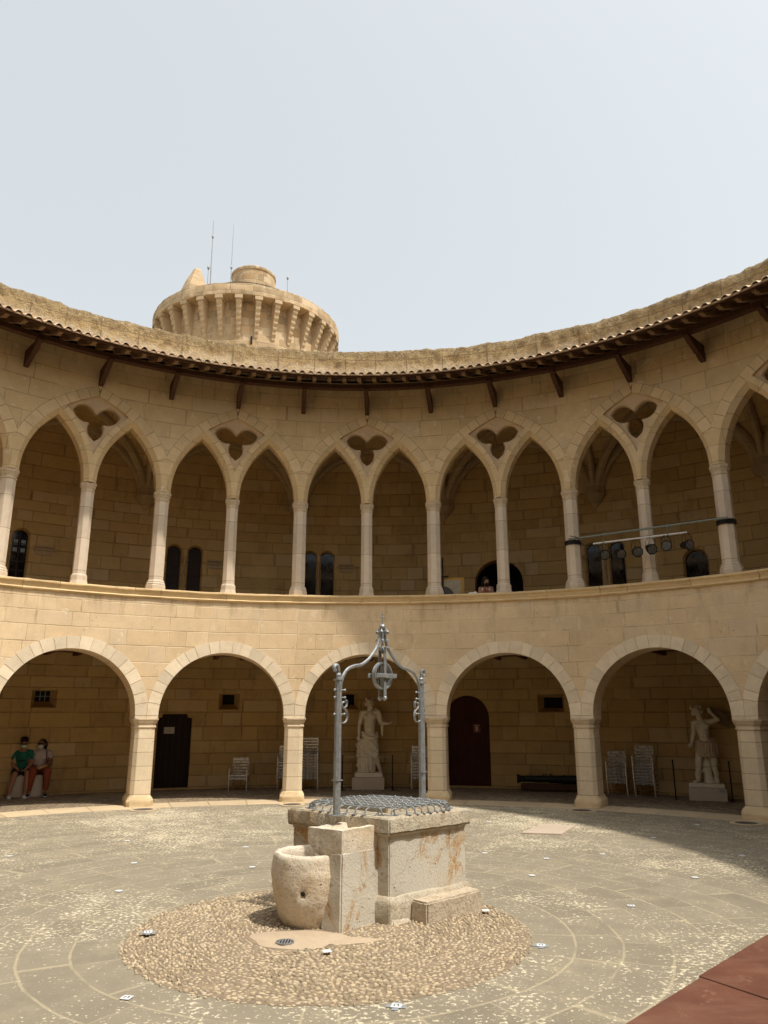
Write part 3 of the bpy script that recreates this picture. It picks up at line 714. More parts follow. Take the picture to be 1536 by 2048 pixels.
# gallery columns
CR = 9.60
def column(hb, big):
    a = ang(hb/2); w_ = .272 if big else .236
    def ok(s_, z): return octo(0, 0, s_, s_, z)
    q = MB(); q.loft([ok(w_*1.01, 4.14), ok(w_, 4.3), ok(w_*.98, 5.83)]); sh = q.build('column', M['column'], castle, bevel=.003)
    sh.location = cyl(a, CR-.02, 0); sh.rotation_euler = (0, 0, -a)
    q = MB()
    if big: L_ = ((1.36, 3.98), (1.36, 4.075), (1.28, 4.09), (1.30, 4.10), (1.31, 4.115), (1.25, 4.13), (1.16, 4.14), (1.18, 4.15), (1.17, 4.165), (1.08, 4.18), (1.02, 4.19))
    else: L_ = ((1.42, 3.98), (1.38, 4.0), (1.22, 4.07), (1.20, 4.15), (1.16, 4.17), (1.03, 4.19), (1.0, 4.195))
    q.loft([ok(w_*s_, z) for s_, z in L_]); q.build('base', M['column'], sh)
    q = MB(); q.loft([ok(w_*s_, z) for s_, z in ((.97, 5.80), (1.07, 5.805), (1.10, 5.815), (1.07, 5.827), (.99, 5.832), (1.0, 5.86), (1.08, 5.91), (1.20, 5.935), (1.24, 5.945), (1.24, 5.985), (1.20, 5.992))])
    if True:  # leaf cresting
        for k in range(16):
            t = 2*pi*(k+.5)/16; rr_ = w_*.53; q.sphere((rr_*sin(t)*1.04, rr_*cos(t)*1.04, 5.905), (.016, .016, .028), 6, 5)
    q.build('capital', M['cap'], sh)
for hb in range(2*NB): column(hb, hb % 2 == 0)

# eaves: beam, rafters, boards, tiles, brackets
R0, Z0, RS = 8.04, 8.285, .42
def rz(r_, dz=0): return Z0+(r_-R0)*RS+dz
mb = MB(); mb.lathe([(8.66, 8.31), (8.66, 8.405), (8.80, 8.405), (8.80, 8.31)], n=NB*8, closed_prof=True); mb.build('eave_beam', M['wood'], castle)
mb = MB(); mb.lathe([(8.08, rz(8.08, .0)), (8.08, rz(8.08, .018)), (9.42, rz(9.42, .018)), (9.42, rz(9.42, .0))], n=NB*8, closed_prof=True); mb.build('eave_boards', M['board'], castle)
def raft_mesh():
    q = MB(); P = [(8.12, -.002), (8.12, -.035), (8.155, -.06), (8.19, -.045), (8.22, -.075), (8.27, -.10), (9.42, -.10), (9.42, -.002)]
    q.prism(P, lambda p, s_: ((-.038 if s_ else .038), p[0], rz(p[0], p[1]))); me = bpy.data.meshes.new('rafter'); me.from_pydata(q.v, [], q.f); me.materials.append(M['woodr']); return me
rm = raft_mesh()
rafs = sorted([(abs(math.remainder(ang(.076+k*.125), 2*pi)), ang(.076+k*.125)) for k in range(NB*8)])
for i, (aa, a) in enumerate(rafs[:100]):
    o = bpy.data.objects.new('rafter', rm); COL.objects.link(o); o.parent = castle; o.rotation_euler = (0, 0, -a)
q = MB()
for aa, a in rafs[100:]:
    R_ = Matrix.Rotation(-a, 3, 'Z'); q.add([R_ @ v.co for v in rm.vertices], [tuple(p.vertices) for p in rm.polygons])
struct(q.build('rafters_behind', M['woodr'], castle), 'stuff')
for i in range(NB*8):
    if i % 4 == 2 or random.Random(i).random() < .3 or abs(math.remainder(ang(.076+i*.125), 2*pi)) > 1.15: continue
    a0 = ang(.076+i*.125)+.006; a1 = ang(.076+(i+1)*.125)-.006; r_ = 8.47; am = (a0+a1)/2
    lq = MB(); lq.loft([[cyl(a_, r_, rz(r_, -.004)), cyl(a_, r_+.03, rz(r_+.03, -.004)), cyl(a_, r_+.03, rz(r_+.03, -.02)), cyl(a_, r_, rz(r_, -.02))] for a_ in (a0, a1)]); lq.build('eave_lath', M['woodr'], castle)
q = MB(); P = [(8.62, 8.312), (8.62, 8.26), (8.66, 8.225), (8.70, 8.235), (8.735, 8.20), (8.80, 8.165), (8.84, 8.18), (8.88, 8.15), (8.95, 8.115), (8.99, 8.13), (9.03, 8.10), (9.10, 8.07), (9.15, 8.085), (9.19, 8.055), (9.27, 8.01), (9.41, 7.99), (9.41, 8.312)]
q.prism(P, lambda p, s_: ((-.045 if s_ else .045), p[0], p[1])); brm = bpy.data.meshes.new('bracket'); brm.from_pydata(q.v, [], q.f); brm.materials.append(M['wood'])
for hb in range(2*NB):
    o = bpy.data.objects.new('bracket', brm); COL.objects.link(o); o.parent = castle; o.rotation_euler = (0, 0, -ang(hb/2))
# tiles
NTL = 294; S_ = 10; prof = []
mb = MB(); rows = []
for i in range(6):
    r0 = R0-.05+i*.27; r1 = R0-.05+(i+1)*.27+.02
    rows += [(r0, rz(r0, .062)), (min(r1, 9.45), rz(min(r1, 9.45), .040))]
for (r_, z_) in [(R0-.02, rz(R0, .0))]: pass
VS = []; NN = NTL*S_
def tz(k, amp=1.0):
    f = (k % S_)/S_
    if f < .72: return .056*sin(pi*f/.72)**.7*amp
    return -.008*sin(pi*(f-.72)/.28)*amp
tj = [random.Random(i).uniform(-.012, .012) for i in range(NTL)]
for (r_, z_) in rows:
    VS.append([cyl(2*pi*(k/S_)/NTL, r_+(tj[k//S_]), z_+tz(k)) for k in range(NN)])
under = [[(x, y, z-.014) for x, y, z in VS[0]]]
fs = []; allv = [p for r_ in under+VS for p in r_]
for i in range(len(VS)):
    for k in range(NN): fs.append((i*NN+k, i*NN+(k+1) % NN, (i+1)*NN+(k+1) % NN, (i+1)*NN+k))
mb.add(allv, fs)
# underside of first course
uu = [cyl(2*pi*(k/S_)/NTL, 8.40, rz(8.4, .062-.014)+tz(k)) for k in range(NN)]; o_ = len(mb.v); mb.v += uu
mb.f += [(k, (k+1) % NN, o_+(k+1) % NN, o_+k) for k in range(NN)]
mb.build('roof_tiles', M['tile'], castle, smooth=50)
MB().lathe([(R0-.03, rz(R0, .018)), (R0-.03, rz(R0, .052)), (R0+.10, rz(R0+.10, .056)), (R0+.10, rz(R0+.10, .018))], n=NTL, closed_prof=True).build('eave_fascia', M['tilemortar'], castle)

# weathered wall above the eaves
mb = MB(); n = 1200; pr = [(9.37, 8.80), (9.37, 8.9), (9.365, 9.0), (9.36, 9.08), (9.365, 9.16), (9.36, 9.24), (9.36, 9.32), (9.36, 9.40), (9.37, 9.47), (9.40, 9.535), (9.47, 9.56), (9.6, 9.57), (9.8, 9.57), (9.9, 9.5), (9.9, 8.9)]
mb.lathe(pr, n=n)
L_ = len(pr)
for i in range(n):
    for j in range(1, L_-2):
        x, y, z = mb.v[i*L_+j]; v = Vector((x, y, z)); a = 2*pi*i/n
        d1 = noise.fractal(v*2.2, 1, 2, 4)*.020*(1 if j < 8 else 2.0); d2 = noise.noise(v*7)*.03+noise.noise(v*22)*.016
        rr_ = 1+(-(d1+d2)*(.4 if j < 4 else 1.15))/9.36
        dz = (noise.noise(Vector((x*1.1, y*1.1, 4)))*.04+noise.noise(Vector((x*9, y*9, 8)))*.022+noise.noise(Vector((x*3.2, y*3.2, 1)))*.03) if j >= 7 else 0
        mb.v[i*L_+j] = (x*rr_, y*rr_, z+dz)
mb.build('upper_parapet', M['top'], castle, smooth=60)
MB().lathe([(9.8, 8.95), (15.2, 8.95), (15.2, 9.3), (15.5, 9.3), (15.5, -.1)], n=126).build('terrace_and_outer_wall', M['top'], castle)

# back walls with their openings
RI = 12.3
def iu(b_): return b_*BAY*RI
def ifn(u, r_, z): return cyl(PHI+u/RI, r_, z)
def rectl(b0, b1, z0, z1): return [(iu(b0), z0), (iu(b0), z1), (iu(b1), z1), (iu(b1), z0)]
b0, b1 = -3.2, 4.4
holes = []; wins = []
door1 = [(iu(-.822), .03), (iu(-.822), 1.54), (iu(-.80), 1.545), (iu(-.795), 1.62), (iu(-.648), 1.62), (iu(-.643), 1.54), (iu(-.618), 1.53), (iu(-.618), .03)]
dc = iu(1.12); dw = iu(1.257)-dc; door2 = [(dc-dw, .03)]+[(dc-dw*cos(pi*i/16), 1.53+.51*sin(pi*i/16)) for i in range(17)]+[(dc+dw, .03)]
holes += [(door1, None, 0), (door2, None, 0)]
sq = [(-1.542, -1.405, 1.755, 2.12, -1.512, -1.434, 1.885, 2.10), (-.462, -.332, 1.72, 2.07, -.436, -.364, 1.835, 2.055), (.315, .43, 1.72, 2.09, .34, .394, 1.83, 2.068), (1.561, 1.723, 1.665, 2.06, 1.592, 1.703, 1.752, 1.988)]
for s_ in sq: holes.append((rectl(s_[0], s_[1], s_[2], s_[3]), rectl(s_[4], s_[5], s_[6], s_[7]), .3))
up = []
def light(bc, hw, z0, ztop):
    R_ = hw; zc = ztop-R_; c_ = iu(bc); return [(c_-hw, z0)]+round_pts(c_, hw, zc, 14)+[(c_+hw, z0)]
HWL = .155
for bc in (-1.83, -1.70, -.797, -.665, .088, .205, 1.962, 2.105): up.append((bc, HWL, 4.05, 5.47 if bc > 1.5 else 5.52))
up.append((2.56, .235, 4.05, 5.08))
for u_ in up: holes.append((light(u_[0], u_[1]+.035, u_[2]-.03, u_[3]+.035), light(*u_), .07))
udoor = [(iu(1.352)-.58, 3.06)]+round_pts(iu(1.352), .58, 4.66, 20)+[(iu(1.352)+.58, 3.06)]
holes.append((udoor, None, 0))
for zz0, zz1, nm in ((0, 3.0, 'arcade_back_wall'), (3.0, 8.9, 'gallery_back_wall')):
    hs_ = [h_ for h_ in holes if zz0 <= h_[0][0][1] < zz1]
    n = 24; outl = [(iu(b0)+(iu(b1)-iu(b0))*k/n, zz0) for k in range(n+1)]+[(iu(b1)-(iu(b1)-iu(b0))*k/n, zz1) for k in range(n+1)]
    mb = MB(); vv, tris = cdt(outl, [h_[0] for h_ in hs_], .5)
    mb.add([ifn(u, RI, z) for u, z in vv], [t[::-1] for t in tris])
    for F, I, bd in hs_:
        n = len(F)
        if I is None: R_ = [(F, RI), (F, RI+.35)]
        elif bd == .3: R_ = [(F, RI), (I, RI+.28)]
        else: R_ = [(F, RI), (I, RI+bd), (I, RI+.3)]
        for a_, c_ in zip(R_[:-1], R_[1:]):
            mb.add([ifn(u, a_[1], z) for u, z in a_[0]]+[ifn(u, c_[1], z) for u, z in c_[0]], [(i, (i+1) % n, n+(i+1) % n, n+i) for i in range(n)])
    mb.lathe([(RI, zz0), (RI, zz1)], a0=ang(b1), a1=2*pi+ang(b0), n=100)
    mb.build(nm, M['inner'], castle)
MB().lathe([(13.2, 0), (13.2, 8.9)], n=84).build('room_wall', M['dark'], castle)  # closes the rooms against light leaks, painted near-black to keep openings dark
mb = MB(); mb.lathe([(10.02, 2.93), (12.31, 2.93)], n=126)
for k in range(NB*6):
    a = ang(k/6); R_ = Matrix.Rotation(-a, 3, 'Z'); mb.box(R_ @ Vector((0, 11.16, 2.885)), (.09, 2.26, .08), M=R_)
mb.build('arcade_ceiling', M['ceil'], castle)
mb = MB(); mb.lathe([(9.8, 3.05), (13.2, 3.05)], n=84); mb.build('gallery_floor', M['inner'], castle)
# vault and ribs
ZV = 6.62; RBV = 12.3-9.8
def pa(t, rise):   # pointed profile 0..1
    x = abs(t-.5)*2; R_ = .72; return rise*(sqrt(max(0, R_*R_-((x+2*(R_)-1-.0)-(R_-(1-R_))*1)**2)) if False else (sqrt(max(0, 1-((x+.35)/1.35)**2))/sqrt(1-(.35/1.35)**2)))
FR, GR = 1.72, 1.62
mb = MB(); na, ns2 = 12, 12
for bay in range(NB):
    vs = [cyl(ang(bay+i/na), 9.8+RBV*j/ns2, ZV+max(pa(j/ns2, FR), pa(i/na, GR))) for i in range(na+1) for j in range(ns2+1)]
    mb.add(vs, [(i*(ns2+1)+j, (i+1)*(ns2+1)+j, (i+1)*(ns2+1)+j+1, i*(ns2+1)+j+1) for i in range(na) for j in range(ns2)])
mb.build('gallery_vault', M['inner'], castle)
M['rib'] = stone('rib_stone', (.40, .29, .16), var=.03, stain=(.2, .14, .08), sf=.4, sc=4, fine=.2, pits=.2, joints=.38, island=False)
def rib(fnp, a_b, n=30):
    path = [Vector(fnp(i/n)) for i in range(n+1)]; rings = []
    prof = [(-.075, .05), (-.075, -.04), (-.035, -.10), (.035, -.10), (.075, -.04), (.075, .05)]
    hd = (path[-1]-path[0]); hd.z = 0; hd.normalize(); side = Vector((-hd.y, hd.x, 0))
    for i, p in enumerate(path):
        t = (path[min(i+1, n)]-path[max(i-1, 0)]).normalized(); nrm = side.cross(t).normalized()
        if nrm.z < 0: nrm = -nrm
        rings.append([p+side*x+nrm*y for x, y in prof])
    q = MB(); q.loft(rings); q.build('rib', M['rib'], castle)
def nl(s_): return (1-cos(pi*s_))/2
def lerp(a, b, t): return a+(b-a)*t
for bay in range(-3, 5):
    rib(lambda s_: cyl(ang(bay), 12.20-2.36*nl(s_), ZV+pa(nl(s_), FR)), 0)
    rib(lambda s_: cyl(ang(bay+lerp(.022, .978, nl(s_))), 12.20-2.36*nl(s_), ZV+pa(nl(s_), FR)), 0)
    rib(lambda s_: cyl(ang(bay+1-lerp(.022, .978, nl(s_))), 12.20-2.36*nl(s_), ZV+pa(nl(s_), FR)), 0)
    rib(lambda s_: cyl(ang(bay+lerp(.035, .965, nl(s_))), 12.24, ZV+pa(nl(s_), GR)-.03), 0)
    q = MB(); a = ang(bay); rings = []
    for sc_, z in ((.02, 6.28), (.35, 6.38), (.62, 6.46), (.9, 6.55), (1.0, 6.58), (1.02, 6.62), (.86, 6.625), (.72, 6.9)):
        rings.append([tuple(Matrix.Rotation(-a, 3, 'Z') @ Vector((.27*sc_*cos(pi*k/6), 12.30-.30*sc_*sin(pi*k/6), z))) for k in range(7)])
    q.loft(rings); q.build('corbel', M['rib'], castle)
# window joinery
def window_leaf(P, r_, name, mat, nbar, lab=None, glassy=True):
    c_ = sum(p[0] for p in P)/len(P); x0 = min(p[0] for p in P); x1 = max(p[0] for p in P); z0 = min(p[1] for p in P); z1 = max(p[1] for p in P)
    q = MB(); q.prism(P, lambda p, s_: ifn(p[0], r_ if s_ == 0 else r_+.03, p[1])); o = q.build(name, mat, castle)
    if lab: o['label'] = lab
    f = MB(); 
    for k in range(1, nbar[0]): x = x0+(x1-x0)*k/nbar[0]; f.prism([(x-.012, z0), (x-.012, z1-.02), (x+.012, z1-.02), (x+.012, z0)], lambda p, s_: ifn(p[0], r_-.012 if s_ == 0 else r_-.001, p[1]))
    for k in range(1, nbar[1]): z = z0+(z1-z0-.1)*k/nbar[1]; f.prism([(x0, z-.012), (x0, z+.012), (x1, z+.012), (x1, z-.012)], lambda p, s_: ifn(p[0], r_-.014 if s_ == 0 else r_-.001, p[1]))
    if f.v: f.build('glazing_bar', M['frame'], o)
    return o
M['pane'] = simple('sky_reflection_paint', (.22, .25, .25), .3)  # pale grey paints the sky's reflection on four panes
for i, u_ in enumerate(up):
    P = light(*u_); wood_leaf = i in (2, 3); wl = window_leaf(P, RI+.14, 'window', M['frame'] if wood_leaf else M['glass'], (2, 7) if i < 4 else (1, 1))
    if i == 1:
        for dx in (-.078, .078):
            for z_ in (5.02, 5.20): x = iu(u_[0])+dx; MB().prism([(x-.045, z_), (x-.045, z_+.11), (x+.045, z_+.11), (x+.045, z_)], lambda p, s_: ifn(p[0], RI+.132 if s_ == 0 else RI+.138, p[1])).build('pane', M['pane'], wl)
for c_ in (-1.765, -.731, .1465, 2.0335):   # colonnettes of the twin windows
    q = MB(); rings = []
    for r_, z in ((.045, 4.0), (.045, 4.1), (.030, 4.13), (.028, 5.12), (.036, 5.13), (.030, 5.16), (.05, 5.24), (.055, 5.26)): rings.append([(r_*cos(2*pi*k/8), r_*sin(2*pi*k/8), z) for k in range(8)])
    q.loft(rings); o = q.build('colonnette', M['rib'], castle, smooth=40); o.location = ifn(iu(c_), RI-.02, 0)
for c_ in (-1.58, -.545, .325, 1.85):
    q = MB(); x = iu(c_); q.prism([(x-.16, 5.10), (x-.16, 5.135), (x+.22, 5.135), (x+.22, 5.10)], lambda p, s_: ifn(p[0], RI-.045 if s_ else RI+.02, p[1])); q.prism([(x-.16, 5.17), (x-.16, 5.21), (x+.22, 5.21), (x+.22, 5.17)], lambda p, s_: ifn(p[0], RI-.06 if s_ else RI+.02, p[1])); q.prism([(x-.15, 5.00), (x-.15, 5.18), (x+.2, 5.18), (x+.2, 5.00)], lambda p, s_: ifn(p[0], RI-.02 if s_ else RI+.02, p[1]))
    q.build('impost_moulding', M['rib'], castle)
for i, s_ in enumerate(sq):
    P = rectl(s_[4]-.01, s_[5]+.01, s_[6]-.02, s_[7]+.02); o = window_leaf(P, RI+.285, 'window', M['dark'], (1, 1))
    if i == 0:
        g_ = MB(); 
        for k in range(1, 3): x = lerp(iu(s_[4]), iu(s_[5]), k/3); g_.tube([ifn(x, RI+.26, s_[6]), ifn(x, RI+.26, s_[7])], .008, 6)
        z = (s_[6]+s_[7])/2; g_.tube([ifn(iu(s_[4]), RI+.25, z), ifn(iu(s_[5]), RI+.25, z)], .008, 6); g_.build('grille', M['iron'], o)
# doors
o = MB().prism(door1, lambda p, s_: ifn(p[0], RI+.16 if s_ == 0 else RI+.22, p[1])).build('door', M['door1'], castle, label='dark wooden door with shouldered head and a paper notice')
q = MB()
for k in range(1, 6): x = lerp(iu(-.822), iu(-.618), k/6); q.box(ifn(x, RI+.155, .8), (.012, .01, 1.5), rot=-(PHI+x/RI))
q.build('plank_cover', M['frame'], o)
M['paper'] = simple('paper', (.42, .40, .34), .8, 0, .05); M['orange'] = simple('orange_print', (.45, .22, .06), .8); M['pink'] = simple('pink_sign', (.20, .045, .075), .7); M['ink'] = simple('ink', (.04, .04, .04), .8)
def onwall(name, bc, z0, z1, r_, hw, mat, par, th=.006):
    x = iu(bc); return MB().prism([(x-hw, z0), (x-hw, z1), (x+hw, z1), (x+hw, z0)], lambda p, s_: ifn(p[0], r_ if s_ == 0 else r_-th, p[1])).build(name, mat, par)
nn = onwall('notice', -.748, 1.19, 1.335, RI+.155, .115, M['paper'], o)
q = MB(); x = iu(-.748); q.tube([ifn(x-.06, RI+.147, 1.275), ifn(x-.02, RI+.147, 1.25), ifn(x+.015, RI+.147, 1.262), ifn(x+.03, RI+.147, 1.235), ifn(x+.06, RI+.147, 1.245)], .006, 5); q.build('printed_line', M['orange'], nn)
o = MB().prism(door2, lambda p, s_: ifn(p[0], RI+.16 if s_ == 0 else RI+.22, p[1])).build('door', M['door2'], castle, label='arched maroon wooden door with a small pink sign')
q = MB()
for k in range(1, 9): x = lerp(dc-dw, dc+dw, k/9); q.box(ifn(x, RI+.156, .86), (.01, .008, 1.6), rot=-(PHI+x/RI))
q.build('plank_joint', M['frame'], o)
nn = onwall('sign', 1.173, 1.195, 1.39, RI+.15, .085, M['pink'], o); onwall('sign_window', 1.173, 1.235, 1.34, RI+.143, .03, M['paper'], nn)
onwall('sign_line', 1.173, 1.357, 1.372, RI+.143, .055, M['paper'], nn, .004)
# ------------------------------------------------------------------ round tower behind
TX, TY = -4.31, 18.0
tower = thing('round_tower', 'round stone keep with corbelled parapet and small turret rising behind the courtyard roof', 'tower', (TX, TY, 0))
T1, T2 = 3.22, 2.78; ZT0, ZT1 = 14.27, 14.68    # parapet base and top
mb = MB(); mb.lathe([(T2, 0), (T2, 6), (T2, 12.0), (T2, 14.3)], n=96); mb.build('shaft', M['tower'], tower, smooth=40)
mb = MB(); n = 300; pr = [(T2-.1, ZT0-.002), (T1-.02, ZT0), (T1, ZT0+.02), (T1+.005, ZT0+.15), (T1, ZT0+.27), (T1-.015, ZT0+.39), (T1-.04, ZT1-.05), (T1-.10, ZT1), (T1-.32, ZT1), (T1-.34, ZT0+.1), (.01, ZT0+.1)]
mb.lathe(pr, n=n)
for i in range(n):
    for j in range(1, 8):
        x, y, z = mb.v[i*11+j]; v = Vector((x, y, z)); d = 1+noise.noise(v*4)*.010+noise.noise(v*12)*.007
        mb.v[i*11+j] = (x*d, y*d, z+(noise.noise(v*3)*.03 if j > 5 else 0))
mb.build('parapet', M['tower'], tower, smooth=25)
M['corb'] = stone('corbel_stone', (.50, .37, .23), var=.10, stain=(.36, .26, .16), sf=.4, sc=3, fine=.3, bumpd=.03)
def tcorbel():
    q = MB(); ztop = ZT0-.005; P = [(T2-.05, ztop)]; P.append((T1-.02, ztop)); P.append((T1-.02, ztop-.13))
    nst = 7; z = ztop-.13; r_ = T1-.05
    for i in range(nst):
        P += [(r_, z-.005), (r_+.012, z-.05), (r_, z-.10), (r_-.035, z-.14)]; z -= .165; r_ -= (T1-T2-.03)/nst
    P += [(T2-.05, z)]
    q.prism(P, lambda p, s_: ((-.085 if s_ else .085)*(.62+.38*(p[1]-12.9)/1.3), -p[0], p[1])); 
    q.box((0, -(T1-.13), ztop-.06), (.24, .26, .12))
    me = bpy.data.meshes.new('corbel'); me.from_pydata(q.v, [], q.f); roughen(me, .01, 6); me.materials.append(M['corb']); return me
tcm = tcorbel()
for k in range(32):
    o = bpy.data.objects.new('corbel', tcm); COL.objects.link(o); o.parent = tower; o.rotation_euler = (0, 0, radians(5.5+11.25*k))
q = MB(); q.box((T2*sin(radians(14))*1.0, -T2*cos(radians(14)), 12.93), (.05, .1, .26), rot=radians(14)); q.build('arrow_slit', M['dark'], tower)
q = MB(); q.lathe([(.75, ZT0), (.75, 15.5), (.75, 16.30), (.775, 16.31), (.775, 16.40), (.74, 16.44), (.01, 16.47)], n=48, c=(.26, -.7)); q.build('turret', M['tower'], tower, smooth=25)
q = MB(); bx, by = -1.60, -1.15
def spr(s_, z): return [(bx-.47*s_, by-.28*s_, z), (bx-.12*s_, by-.52*s_, z), (bx+.42*s_, by-.1*s_, z), (bx+.06*s_, by+.35*s_, z)]
q.loft([spr(1.5, 14.2), spr(1.02, 15.4), spr(.66, 15.95), spr(.26, 16.42), spr(.20, 16.45)])
q.build('spire', M['tower'], tower)
q = MB(); P = [(1.9*sin(t/40*2*pi), -1.9*cos(t/40*2*pi), 15.50) for t in range(41)]; q.tube(P, .012, 6)
for t in range(80):
    a = t/80*2*pi; q.tube([(1.9*sin(a), -1.9*cos(a), 14.2), (1.9*sin(a), -1.9*cos(a), 15.50)], .006, 5)
q.build('railing', M['black'], tower)
M['mast'] = simple('mast_metal', (.25, .25, .25), .5, .5)
def mast(x0, z0, x1, z1, r_, lab, knob=None, nm='antenna_mast'):
    q = MB(); q.tube([(0, 0, 0), ((x1-x0)*.6, 0, (z1-z0)*.55), (x1-x0, 0, z1-z0)], [r_*1.3, r_, r_*.45], 6)
    if knob:
        for kz, kr in knob: q.sphere(((x1-x0)*kz, 0, (z1-z0)*kz), (kr, kr, kr*2), 8, 6)
    tag(q.build(nm, M['mast'], None), lab, 'antenna').location = (x0, TY, z0)
mast(-5.72, 14.3, -5.78, 19.25, .022, 'tallest thin antenna mast on the tower beside the pointed stone spire', [(.86, .04)])
mast(-5.0, 14.3, -5.03, 19.1, .015, 'thin whip antenna rising from the left side of the round turret on the tower', [(.62, .04)])
mast(-5.84, 14.3, -5.855, 17.3, .018, 'short pale pole just right of the pointed stone spire', [(.99, .045)], 'short_pole')
mast(-2.95, 14.3, -2.96, 16.87, .018, 'short pale pole standing alone to the right of the turret on the tower', [(.99, .04)], 'short_pole')

# ------------------------------------------------------------------ the well
E1 = Vector((.77, .70, 0)).normalized(); E2v = Vector((-.95, .70, 0)).normalized()
F0 = Vector((.572, .675, 0)); Rr = Vector((1.335, 1.36, 0)); Ll = Vector((-.372, 1.36, 0)); Bk = Rr+Ll-F0
quad = [F0, Rr, Bk, Ll]
def inset(P, d):
    n = len(P); o_ = []
    for i in range(n):
        a_, b_, c_ = P[i-1], P[i], P[(i+1) % n]; d1 = (b_-a_).normalized(); d2 = (c_-b_).normalized(); n1 = Vector((-d1.y, d1.x, 0)); n2 = Vector((-d2.y, d2.x, 0))
        k = 1+n1.dot(n2); o_.append(b_+(n1+n2)*(d/k))
    return o_
def ring_at(d, z): return [(p.x, p.y, z) for p in inset(quad, d)]
well = thing('stone_well', 'square marble-faced stone well head with orange rust stains, standing on the cobbled disc', 'well')
def stoneloft(rings, name, mat, parent, cuts=10, amp=.008, sc=7, bev=.008, lab=None, seed=0):
    q = MB(); q.loft(rings); me = bpy.data.meshes.new(name); me.from_pydata(q.v, [], q.f)
    bm = bmesh.new(); bm.from_mesh(me); bmesh.ops.recalc_face_normals(bm, faces=bm.faces)
    bmesh.ops.bevel(bm, geom=[e for e in bm.edges if e.calc_face_angle(0) > .6], offset=bev, segments=2, affect='EDGES')
    bmesh.ops.triangulate(bm, faces=[f for f in bm.faces if len(f.verts) > 4])
    for _ in range(6):
        L_ = [e for e in bm.edges if e.calc_length() > cuts]
        if not L_: break
        bmesh.ops.subdivide_edges(bm, edges=L_, cuts=1)
    bmesh.ops.triangulate(bm, faces=[f for f in bm.faces if len(f.verts) > 4])
    bm.to_mesh(me); bm.free(); roughen(me, amp, sc, seed); return link(name, me, mat, parent, smooth=35, label=lab)
stoneloft([ring_at(.040, .19), ring_at(.042, .66)], 'body', M['well'], well, .05, .004, 5)
stoneloft([ring_at(.002, -.02), ring_at(.002, .145), ring_at(.012, .165), ring_at(.025, .19), ring_at(.042, .20)], 'plinth', M['slab'], well, .05, .008, 6)
stoneloft([ring_at(.036, .64), ring_at(.03, .665), ring_at(.02, .68), ring_at(.0, .685), ring_at(.0, .80), ring_at(.008, .813)], 'cap_slab', M['slab'], well, .035, .011, 8, .012)
# corner pilasters
for i, (p, q_) in enumerate(zip(inset(quad, .055), inset(quad, .155))):
    pass
stoneloft([[tuple(Vector((cx_, cy_, z_))) for cx_, cy_ in [((q0).x, (q0).y) for q0 in inset(quad, .27)]] for z_ in (.80, .868)], 'inner_curb', M['step'], well, .05, .006, 8)
grate = thing('iron_well_grate', 'woven grey iron grate of round bars bolted over the mouth of the stone well', 'grate', (0, 0, 0))
zg = .813; ctr = (F0+Bk)/2; Ua = (Rr-F0); Va = (Ll-F0); nb_ = 11
def gp(u, v, z): p = F0+Ua*u+Va*v; return (p.x, p.y, z)
def lim(t):   # octagonal outline in the 0..1 square
    m_ = .07; c_ = .28
    e = min(t-0, 1-t); return m_ if e > c_ else m_+(c_-e)*.62
for k in range(nb_):
    t = .10+.80*k/(nb_-1); m_ = lim(t); hz = .040+.003*(k % 2)
    for ax in (0, 1):
        f = (lambda s_, z: gp(s_, t, z)) if ax == 0 else (lambda s_, z: gp(t, s_, z)); q = MB(); hh = hz+.012+(.008 if ax else 0)
        P = [f(m_-.035, zg+.004), f(m_-.035, zg+.02), f(m_-.028, zg+hh*.75), f(m_-.005, zg+hh), f(m_+.04, zg+hh)]
        nI = 16
        for j in range(1, nI): s_ = lerp(m_+.04, 1-m_-.04, j/nI); P.append(f(s_, zg+hh+.001*(1 if (j+k+ax) % 2 else -1)))
        P += [f(1-m_-.04, zg+hh), f(1-m_+.005, zg+hh), f(1-m_+.028, zg+hh*.75), f(1-m_+.035, zg+.02), f(1-m_+.035, zg+.004)]
        q.tube(P, .0068, 7)
        for s_ in (m_-.035, 1-m_+.035):
            c_ = f(s_-.012 if s_ < .5 else s_+.012, zg+.004); q.box(c_, (.05, .03, .006), rot=atan2(Ua.y, Ua.x) if ax == 0 else atan2(Va.y, Va.x)); q.sphere((c_[0], c_[1], c_[2]+.006), (.009, .009, .006), 6, 4)
        for j in range(nb_):
            s_ = .10+.80*j/(nb_-1)
            if m_+.02 < s_ < 1-m_-.02 and ax == 0: c_ = f(s_, zg+hh+.010); q.sphere(c_, (.011, .011, .010), 7, 5)
        q.build('grate_bar', M['iron'], grate, smooth=40)
